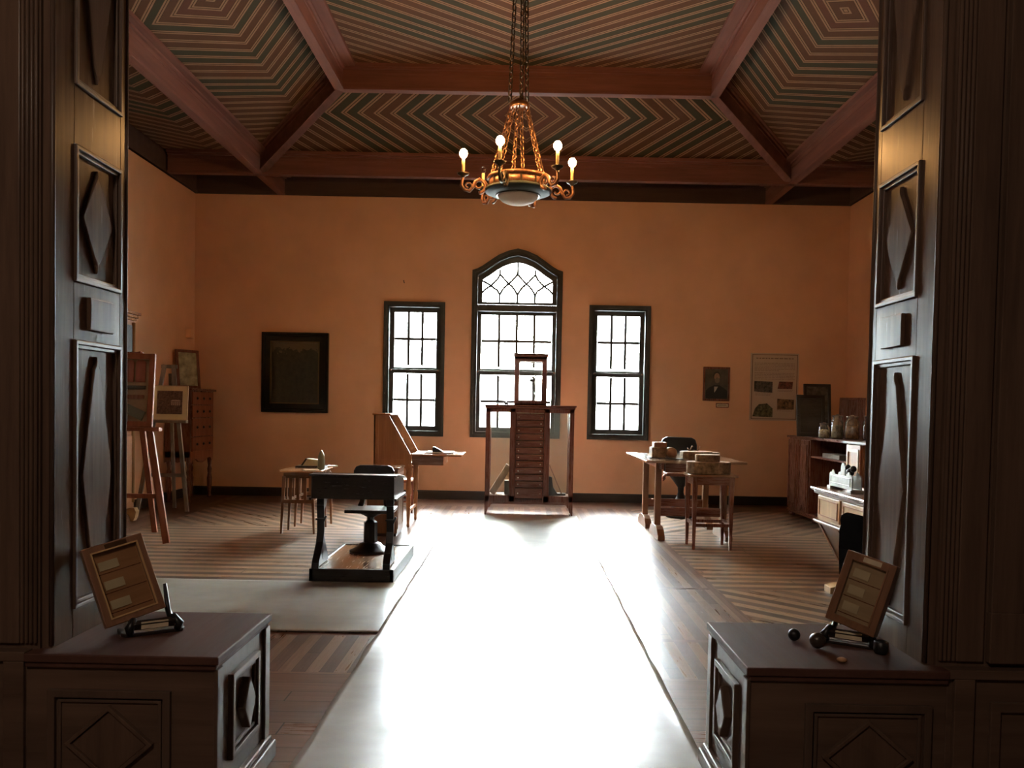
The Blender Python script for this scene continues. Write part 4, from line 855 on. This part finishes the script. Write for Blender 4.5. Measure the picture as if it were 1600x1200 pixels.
for k in range(5):
    x = -.28 + k * .102; MB().prism([(x, .40), (x + .085, .40), (x + .085, .575), (x + .07, .595), (x + .015, .595), (x, .575)], 'y', .006, .016).build('arched_sample', wood('arched_sample_wood_%d' % k, (.17, .055, .04), (.24 + .02 * k, .09, .06), .5), bd)
for (x0, x1, z0, z1, m, an) in ((-.28, -.03, .34, .37, BLACKW, 0), (.0, .22, .335, .368, BLACKW, 0), (-.26, -.05, .26, .30, GREYW, 0), (-.02, .21, .25, .285, MAHOG, 0)):
    MB().box(x0, x1, .004, .016, z0, z1).build('sample_strip', m, bd)
MB().bar((-.02, .012, .20), (.215, .012, .095), .012, .085, (0, 0, 1)).build('tilted_sample', plain('slate_sample', (.10, .11, .09), .6), bd)
pc = thing('matted_picture', 'cream-matted picture with a brown building photo on the grey easel', 'picture', (-4.02, 9.53, 1.058), (-.09, 0, 0))
MB().box(-.19, .19, 0, .012, 0, .385).build('mat_board', CREAM, pc, .002); MB().frame(-.197, .197, -.006, .392, .009, -.006, .016).build('frame', LABELM, pc)
mp, nt, b = newmat('sepia_building_photo'); h = N(nt); tc = h.n('ShaderNodeTexCoord'); f = h.noise(tc.outputs['Object'], 45, 4); h.l(h.mix(h.ramp(f, .35, .65), (.085, .05, .05), (.24, .15, .13)), b.inputs['Base Color'])
MB().box(-.155, .135, -.004, .001, .065, .33).build('photo', mp, pc)
a = MB()
for k in range(5): a.box(.01 + k * .022, .024 + k * .022, -.006, -.003, .165, .205)
a.prism([(-.0, .21), (.12, .21), (.10, .228), (.02, .228)], 'y', -.006, -.003); a.build('pale_house', plain('pale_photo_house', (.55, .42, .36), .6), pc)

hb = thing('chest_of_drawers', 'tall reddish chest of drawers on turned legs in the corner', 'chest of drawers', (-4.3, 10.8, 0)); o = hb.location
xf = -4.14
MB(o).box(-4.46, xf, 10.42, 11.2, .56, 1.41).build('carcass', MAHOG, hb, .004)
MB(o).box(-4.47, xf + .03, 10.39, 11.23, 1.41, 1.44).build('top', MAHOGX, hb, .006)
for i, (z0, z1) in enumerate(((1.235, 1.395), (1.07, 1.225), (.83, 1.06), (.64, .82))):
    d = MB(o).box(xf, xf + .016, 10.46, 11.16, z0, z1).build('drawer', REDW, hb, .004)
    for y in (10.60, 10.81, 11.02): MB(o).lathe([(.016, 0), (.02, .006), (.008, .02)], (xf + .016, y, (z0 + z1) / 2), 10, 'x').build('pull', BLACKW, d)
MB(o).prism([(10.43, .64), (11.19, .64), (11.19, .50), (11.14, .50), (11.10, .54), (11.0, .535), (10.92, .50), (10.81, .485), (10.70, .50), (10.62, .535), (10.52, .54), (10.48, .50), (10.43, .50)], 'x', xf - .02, xf + .004).build('shaped_apron', REDW, hb)
MB(o).prism([(-4.46, .64), (-4.14, .64), (-4.14, .50), (-4.2, .52), (-4.3, .50), (-4.4, .52), (-4.46, .50)], 'y', 10.42, 10.44).build('shaped_side', MAHOG, hb)
for (x, y) in ((xf - .03, 10.46), (xf - .03, 11.16), (-4.42, 10.46), (-4.42, 11.16)):
    MB(o).lathe([(.025, 0), (.03, .02), (.018, .05), (.028, .12), (.035, .25), (.022, .32), (.03, .38), (.02, .42), (.03, .50), (.03, .56)], (x, y, 0), 12).build('leg', MAHOG, hb)
R = Matrix.Rotation(rad(52), 4, 'Z') @ Matrix.Rotation(-.13, 4, 'X')
t = thing('framed_picture', 'brown framed pale picture leaning on top of the tall chest of drawers', 'picture frame', (-4.27, 10.72, 1.443)); t.rotation_euler = R.to_euler()
MB().frame(-.16, .16, 0, .50, .035, 0, .025).build('frame', MAHOG, t, .003); MB().box(-.128, .128, .01, .014, .032, .468).build('picture', plain('pale_green_print', (.42, .40, .25), .5, var=.35, vs=9), t)
tc_ = thing('tall_cabinet', 'tall pale wooden cabinet with a moulded cornice against the side wall', 'cabinet', (-4.26, 8.5, 0)); o = tc_.location
MB(o).box(-4.46, -4.08, 8.05, 8.78, .14, 2.10).build('carcass', OAK, tc_, .004)
a = MB(o).box(-4.46, -4.03, 8.0, 8.83, 2.16, 2.19).box(-4.46, -4.05, 8.02, 8.81, 2.13, 2.16).box(-4.46, -4.065, 8.035, 8.795, 2.10, 2.13); a.build('cornice', OAKX, tc_, .006)
MB(o).box(-4.085, -4.065, 8.12, 8.70, .95, 2.05).build('upper_door', BLACKW, tc_, .003); a = MB(o).box(-4.085, -4.062, 8.12, 8.70, .2, .9); a.build('lower_door', OAK, tc_, .003)
for y in (8.10, 8.73): MB(o).tube([(-4.065, y, .2), (-4.065, y, 2.08)], .018, 8).build('corner_column', LIGHTW, tc_)
for y in (8.05, 8.70): MB(o).prism([(-4.13, .14), (-4.04, .14), (-4.02, .10), (-4.03, .04), (-4.05, 0), (-4.08, 0), (-4.09, .05), (-4.13, .09)], 'y', y, y + .08).build('scroll_foot', LIGHTW, tc_, .004)
for y in (8.05, 8.70): MB(o).box(-4.46, -4.40, y, y + .08, 0, .14).build('rear_foot', OAK, tc_)

# ------------------------------------------------------------------ on the back wall
def wallpic(name, lab, x0, x1, z0, z1, fw, fm, d=.04, cat='picture', back=None, tilt=0):
    t = thing(name, lab, cat, ((x0 + x1) / 2, YB - d / 2, z0)); o = t.location
    MB(o).frame(x0, x1, z0, z1, fw, YB - d, YB - .0002).build('frame', fm, t, .006)
    if back: MB(o).box(x0 + fw - .004, x1 - fw + .004, YB - d * .55, YB - .003, z0 + fw - .004, z1 - fw + .004).build('canvas', back, t)
    return t
mp, nt, b = newmat('dark_landscape_paint'); h = N(nt); tc = h.n('ShaderNodeTexCoord'); sp = h.n('ShaderNodeSeparateXYZ'); h.l(tc.outputs['Object'], sp.inputs[0])
f = h.noise(tc.outputs['Object'], 7, 5); hz = h.m('ADD', h.m('MULTIPLY', f, .45), h.m('MULTIPLY', h.m('ABSOLUTE', h.m('SUBTRACT', sp.outputs[0], .1)), -.55))
sky = h.m('GREATER_THAN', h.m('SUBTRACT', sp.outputs[2], .72), hz)
sky = h.m('GREATER_THAN', h.m('ADD', sp.outputs[2], h.m('MULTIPLY', f, -.5)), .60)
land = h.mix(h.ramp(h.noise(tc.outputs['Object'], 16, 4), .3, .7), (.018, .018, .011), (.045, .040, .024)); h.l(h.mix(sky, land, (.11, .085, .048)), b.inputs['Base Color']); b.inputs['Roughness'].default_value = .3
BLK = plain('black_glossy_frame', (.006, .008, .008), .14, var=.2, spec=.35)
pt = wallpic('painting', 'dark landscape painting in a wide glossy black frame on the orange wall', -3.545, -2.635, 1.15, 2.24, .125, BLK, .06, 'painting', mp)
MB(pt.location).frame(-3.425, -2.755, 1.27, 2.12, .018, YB - .062, YB - .03).build('inner_slip', plain('tarnished_gilt', (.12, .085, .04), .4, metal=.5), pt)
MB(pt.location).frame(-3.52, -2.66, 1.175, 2.215, .03, YB - .074, YB - .055).build('outer_bead', BLK, pt, .01)
po = wallpic('portrait', 'small framed portrait of a bearded man in a dark coat and white shirt', 2.479, 2.845, 1.42, 1.882, .028, MAHOG, .03, 'portrait', plain('portrait_ground', (.085, .075, .05), .5, var=.25)); o = po.location
y = YB - .0175
def disc(o, cx, cz, rx, rz, name, m, par, yy, n=20): MB(o).prism([(cx + rx * math.cos(2 * pi * k / n), cz + rz * math.sin(2 * pi * k / n)) for k in range(n)], 'y', yy - .001, yy).build(name, m, par)
SK = plain('portrait_skin', (.34, .20, .12), .6, var=.2, vs=60); HR = plain('portrait_hair', (.05, .04, .03), .6)
MB(o).prism([(2.52, 1.45), (2.81, 1.45), (2.81, 1.56), (2.76, 1.60), (2.70, 1.635), (2.63, 1.635), (2.56, 1.60), (2.52, 1.56)], 'y', y - .001, y).build('painted_coat', plain('portrait_coat', (.022, .022, .020), .5), po)
disc(o, 2.665, 1.765, .050, .058, 'painted_hair', HR, po, y - .0012); disc(o, 2.667, 1.748, .038, .052, 'painted_face', SK, po, y - .0025)
disc(o, 2.672, 1.700, .034, .038, 'painted_beard', plain('portrait_beard', (.20, .15, .10), .7), po, y - .0040)
MB(o).prism([(2.632, 1.615), (2.683, 1.615), (2.66, 1.57), (2.637, 1.535)], 'y', y - .004, y - .001).build('painted_shirt', plain('portrait_shirt', (.5, .45, .38), .6), po)
pq = wallpic('name_plaque', 'tiny framed caption plaque below the bearded portrait', 2.664, 2.842, 1.330, 1.392, .010, MAHOG, .015, 'plaque', LABELM)
MB(pq.location).box(2.70, 2.80, YB - .0095, YB - .008, 1.368, 1.372).box(2.69, 2.81, YB - .0095, YB - .008, 1.356, 1.360).build('caption_lines', BLACKW, pq)
pp = thing('poster', 'printed information poster with text block and four pictures on the orange wall', 'poster', (3.455, YB - .01, 1.165)); o = pp.location
PB = plain('poster_paper', (.50, .40, .30), .45, var=.03); INK = plain('printed_grey_text', (.24, .17, .12), .6)
MB(o).box(3.125, 3.785, YB - .012, YB - .0002, 1.165, 2.085).build('sheet', PB, pp); MB(o).frame(3.145, 3.765, 1.185, 2.067, .008, YB - .014, YB - .0115).build('border_line', plain('poster_border', (.10, .045, .03), .5), pp)
a = MB(o); rnd = random.Random(4); yy = YB - .0135
x = 3.20
while x < 3.70: w = rnd.uniform(.02, .06); a.box(x, min(x + w, 3.71), yy, yy + .002, 2.005, 2.022); x += w + .012
a.build('title_text', INK, pp); a = MB(o)
for r in range(11):
    z = 1.945 - r * .0205 - (.012 if r > 5 else 0); x = 3.18
    while x < (3.72 if r % 6 != 5 else 3.5): w = rnd.uniform(.015, .05); a.box(x, min(x + w, 3.73), yy, yy + .002, z, z + .006); x += w + .008
a.build('body_text', INK, pp); a = MB(o)
for (xc, zt) in ((3.30, 1.545), (3.60, 1.60), (3.60, 1.315)):
    for r in range(3 if zt > 1.4 else 2):
        x = xc - .10
        while x < xc + .10: w = rnd.uniform(.012, .035); a.box(x, x + w, yy, yy + .002, zt - r * .017, zt - r * .017 + .005); x += w + .007
a.build('caption_text', INK, pp)
for (pts, c, nm) in (([(3.18, 1.56), (3.43, 1.545), (3.43, 1.695), (3.18, 1.705)], (.075, .065, .05), 'dark_photo'), ([(3.50, 1.60), (3.70, 1.60), (3.71, 1.70), (3.52, 1.70)], (.15, .045, .03), 'red_photo'),
                     ([(3.165, 1.22), (3.44, 1.21), (3.44, 1.33), (3.36, 1.40), (3.25, 1.385), (3.20, 1.33)], (.10, .095, .045), 'green_photo'), ([(3.50, 1.32), (3.73, 1.32), (3.73, 1.455), (3.50, 1.465)], (.17, .105, .05), 'tan_photo')):
    MB(o).prism(pts, 'y', yy - .001, yy + .001).build(nm, plain(nm + '_print', c, .5, var=.7, vs=25), pp)
t = thing('sensor_box', 'small plaster-coloured sensor box high in the corner of the walls', 'sensor', (XL + .035, 11.2, 2.17)); MB(t.location).box(XL - .001, XL + .07, 11.10, 11.20, 2.12, 2.24).build('housing', WALL, t, .006)
t = thing('wall_hook', 'tiny dark hook in the orange wall above the narrow window', 'hook', (-1.63, YB - .01, 2.97)); MB(t.location).tube([(-1.63, YB, 2.98), (-1.63, YB - .02, 2.975), (-1.625, YB - .02, 2.95), (-1.62, YB - .01, 2.945)], .006, 6).build('metal', IRON, t)

# ------------------------------------------------------------------ specimen frames on the pedestals
GLZ = glass('display_glass', (.96, .95, .92), .05, .3)
def specimen(x, y, z, yaw, w, h, lean, roll, lab, rows, m, lm, s):
    u = Vector((math.cos(yaw), math.sin(yaw), 0)); n = Vector((math.sin(yaw), -math.cos(yaw), 0)); v = -n * math.sin(lean) + Vector((0, 0, 1)) * math.cos(lean)
    u2 = u * math.cos(roll) + v * math.sin(roll); v2 = -u * math.sin(roll) + v * math.cos(roll); nn = u2.cross(v2)
    R = Matrix((u2, -nn, v2)).transposed().to_4x4()
    t = thing('specimen_display', lab, 'display frame', (x, y, z)); t.rotation_euler = R.to_euler()
    d = .028 if s > 0 else .045; fw = .024
    MB().frame(0, w, 0, h, fw, 0, d).build('frame', m, t, .003)
    MB().frame(fw - .004, w - fw + .004, fw - .004, h - fw + .004, .005, -.003, .004).build('inner_moulding', LIGHTW if s > 0 else BROWN, t)
    MB().box(fw - .005, w - fw + .005, .016, .022, fw - .005, h - fw + .005).build('backing', lm, t)
    MB().box(fw - .005, w - fw + .005, .009, .0105, fw - .005, h - fw + .005).build('glazing', GLZ, t)
    for k in range(3):
        zz = fw + (h - 2 * fw) * (.12 + .30 * k); MB().box(fw + .012, fw + .012 + w * .32, .012, .016, zz, zz + .028).build('paper_label', LABELM, t)
        MB().box(fw + .002, w - fw - .002, .0150, .0165, zz - .012, zz - .009).build('divider_line', MAHOG, t)
    MB().box(w * .36, w * .72, -.003, .001, h - fw + .003, h - .005).build('title_plate', BRASS if s > 0 else LABELM, t)
    return t, (u, n, v)
specimen(-1.272, 2.562, .546, .7, .186, .258, .305, .225, 'tilted brown wood-specimen frame with a yellow reflection in its glass', 3, wood('specimen_frame_wood', (.18, .09, .05), (.30, .15, .085), .35, 2, 1, coat=.4), wood('specimen_backing', (.34, .17, .08), (.50, .26, .13), .4, 0), 1)
specimen(.990, 2.66, .600, -.7, .158, .232, .193, -.226, 'tilted tan wood-specimen frame on the pedestal beside two dark knobs', 3, BROWN, wood('specimen_backing_tan', (.36, .26, .16), (.50, .36, .22), .45, 0), -1)
def stand(x, y, yaw, lab, z=.512):
    t = thing('display_stand', lab, 'stand', (x, y, z), (0, 0, yaw))
    MB().prism([(-.085, -.04), (.085, -.04), (.095, -.02), (.095, .05), (-.095, .05), (-.095, -.02)], 'z', 0, .012).build('base', BLACKW, t, .003)
    for s in (-1, 1): MB().tube([(s * .07, -.035, .01), (s * .075, -.045, .03), (s * .06, -.03, .05), (s * .06, .02, .035), (s * .055, .04, .06), (s * .05, .06, .14)], [.012, .014, .011, .010, .009, .006], 8).build('scroll_support', IRON, t)
    MB().bar((-.06, -.035, .035), (.06, -.035, .035), .02, .022, (0, -.5, 1)).build('front_bar', BLACKW, t)
    MB().add([(-.04, -.0475, .024), (.04, -.0475, .024), (.04, -.047, .046), (-.04, -.047, .046), (-.04, -.045, .024), (.04, -.045, .024), (.04, -.0445, .046), (-.04, -.0445, .046)], [(0, 1, 2, 3), (4, 7, 6, 5), (0, 4, 5, 1), (3, 2, 6, 7), (0, 3, 7, 4), (1, 5, 6, 2)]).build('name_plate', LABELM, t)
    return t
stand(-1.175, 2.66, .6, 'black scrolled stand with a dull name plate under the frame with the yellow reflection')
stand(1.085, 2.68, -.55, 'black scrolled stand with a tan name plate beneath the tan specimen frame')
t = thing('seed_pod', 'small black ball-shaped seed near the edge of the pedestal top', 'seed', (.907, 2.70, .512)); MB(t.location).ball((.907, 2.70, .532), .020, 14).build('ball', IRON, t)
t = thing('seed_pod', 'larger dark round seed pod between the small black seed and the stand', 'seed', (.955, 2.64, .512)); MB(t.location).ball((.955, 2.62, .537), .026, 16, .95).build('ball', plain('seed_pod_brown', (.05, .035, .028), .3), t)
t = thing('metal_cap', 'dark little cup on the pedestal beside the tan frame stand', 'cup', (1.13, 2.60, .512)); MB(t.location).lathe([(.018, .513), (.022, .52), (.022, .55), (.018, .552), (.018, .545)], (1.135, 2.57, 0), 14).build('cup', IRON, t)
t = thing('amber_stone', 'small amber coloured stone at the front edge of the pedestal top', 'stone', (.975, 2.46, .512)); MB(t.location).ball((.975, 2.47, .520), .015, 10, .5).build('stone', plain('amber', (.45, .24, .12), .35), t)

# ------------------------------------------------------------------ light: bright overcast sky behind the windows, the chandelier's bulbs
w = bpy.data.worlds.new('World'); S.world = w; w.use_nodes = True; nt = w.node_tree; nt.nodes.clear()
out = nt.nodes.new('ShaderNodeOutputWorld'); bg = nt.nodes.new('ShaderNodeBackground'); nt.links.new(bg.outputs[0], out.inputs[0])
h = N(nt); tcw = nt.nodes.new('ShaderNodeTexCoord'); spw = nt.nodes.new('ShaderNodeSeparateXYZ'); nt.links.new(tcw.outputs['Generated'], spw.inputs[0])
up_ = h.m('MAXIMUM', spw.outputs[2], 0.0)                            # overcast sky: brighter towards the zenith, pale ground below the horizon
h.l(h.m('ADD', h.m('MULTIPLY', up_, 125.0), h.m('ADD', 8.0, h.m('MULTIPLY', h.m('GREATER_THAN', spw.outputs[2], -.01), 7.0))), bg.inputs[1])
bg.inputs[0].default_value = (.90, .98, 1.0, 1)

al = thing('added_lamp', 'added opal lamp, unseen behind the viewer, lighting the near faces', 'lamp', (-1.0, -.6, 3.4)); MB(al.location).lathe([(.10, 3.40), (.10, 3.37), (.05, 3.36)], (-1.0, -.6, 0), 16).build('fixture', BRASS, al)
MB(al.location).ball((-1.0, -.6, 3.27), .10, 16).build('globe', emis('added_lamp_globe', (1.0, .80, .62), 60), al)  # lamp added out of view to brighten the jamb and pedestal fronts
# ------------------------------------------------------------------ camera
cam = bpy.data.cameras.new('camera'); co = bpy.data.objects.new('camera', cam); COL.objects.link(co); S.camera = co
cam.sensor_width = 36; cam.lens = 1300 / 1600 * 36; cam.shift_x = -13.3 / 1600; cam.shift_y = 78.8 / 1600; cam.clip_start = .05
co.matrix_world = Matrix.Translation((0, 0, 1.25)) @ Matrix.Rotation(rad(90 - 1.71), 4, 'X') @ Matrix.Rotation(rad(1.1), 4, 'Z')
S.view_settings.view_transform = 'Standard'; S.view_settings.look = 'None'; S.view_settings.gamma = 1; S.view_settings.use_curve_mapping = False
S.view_settings.exposure = 2.1
S.cycles.max_bounces = 10; S.cycles.diffuse_bounces = 6; S.cycles.glossy_bounces = 5; S.cycles.transparent_max_bounces = 16; S.cycles.sample_clamp_indirect = 8
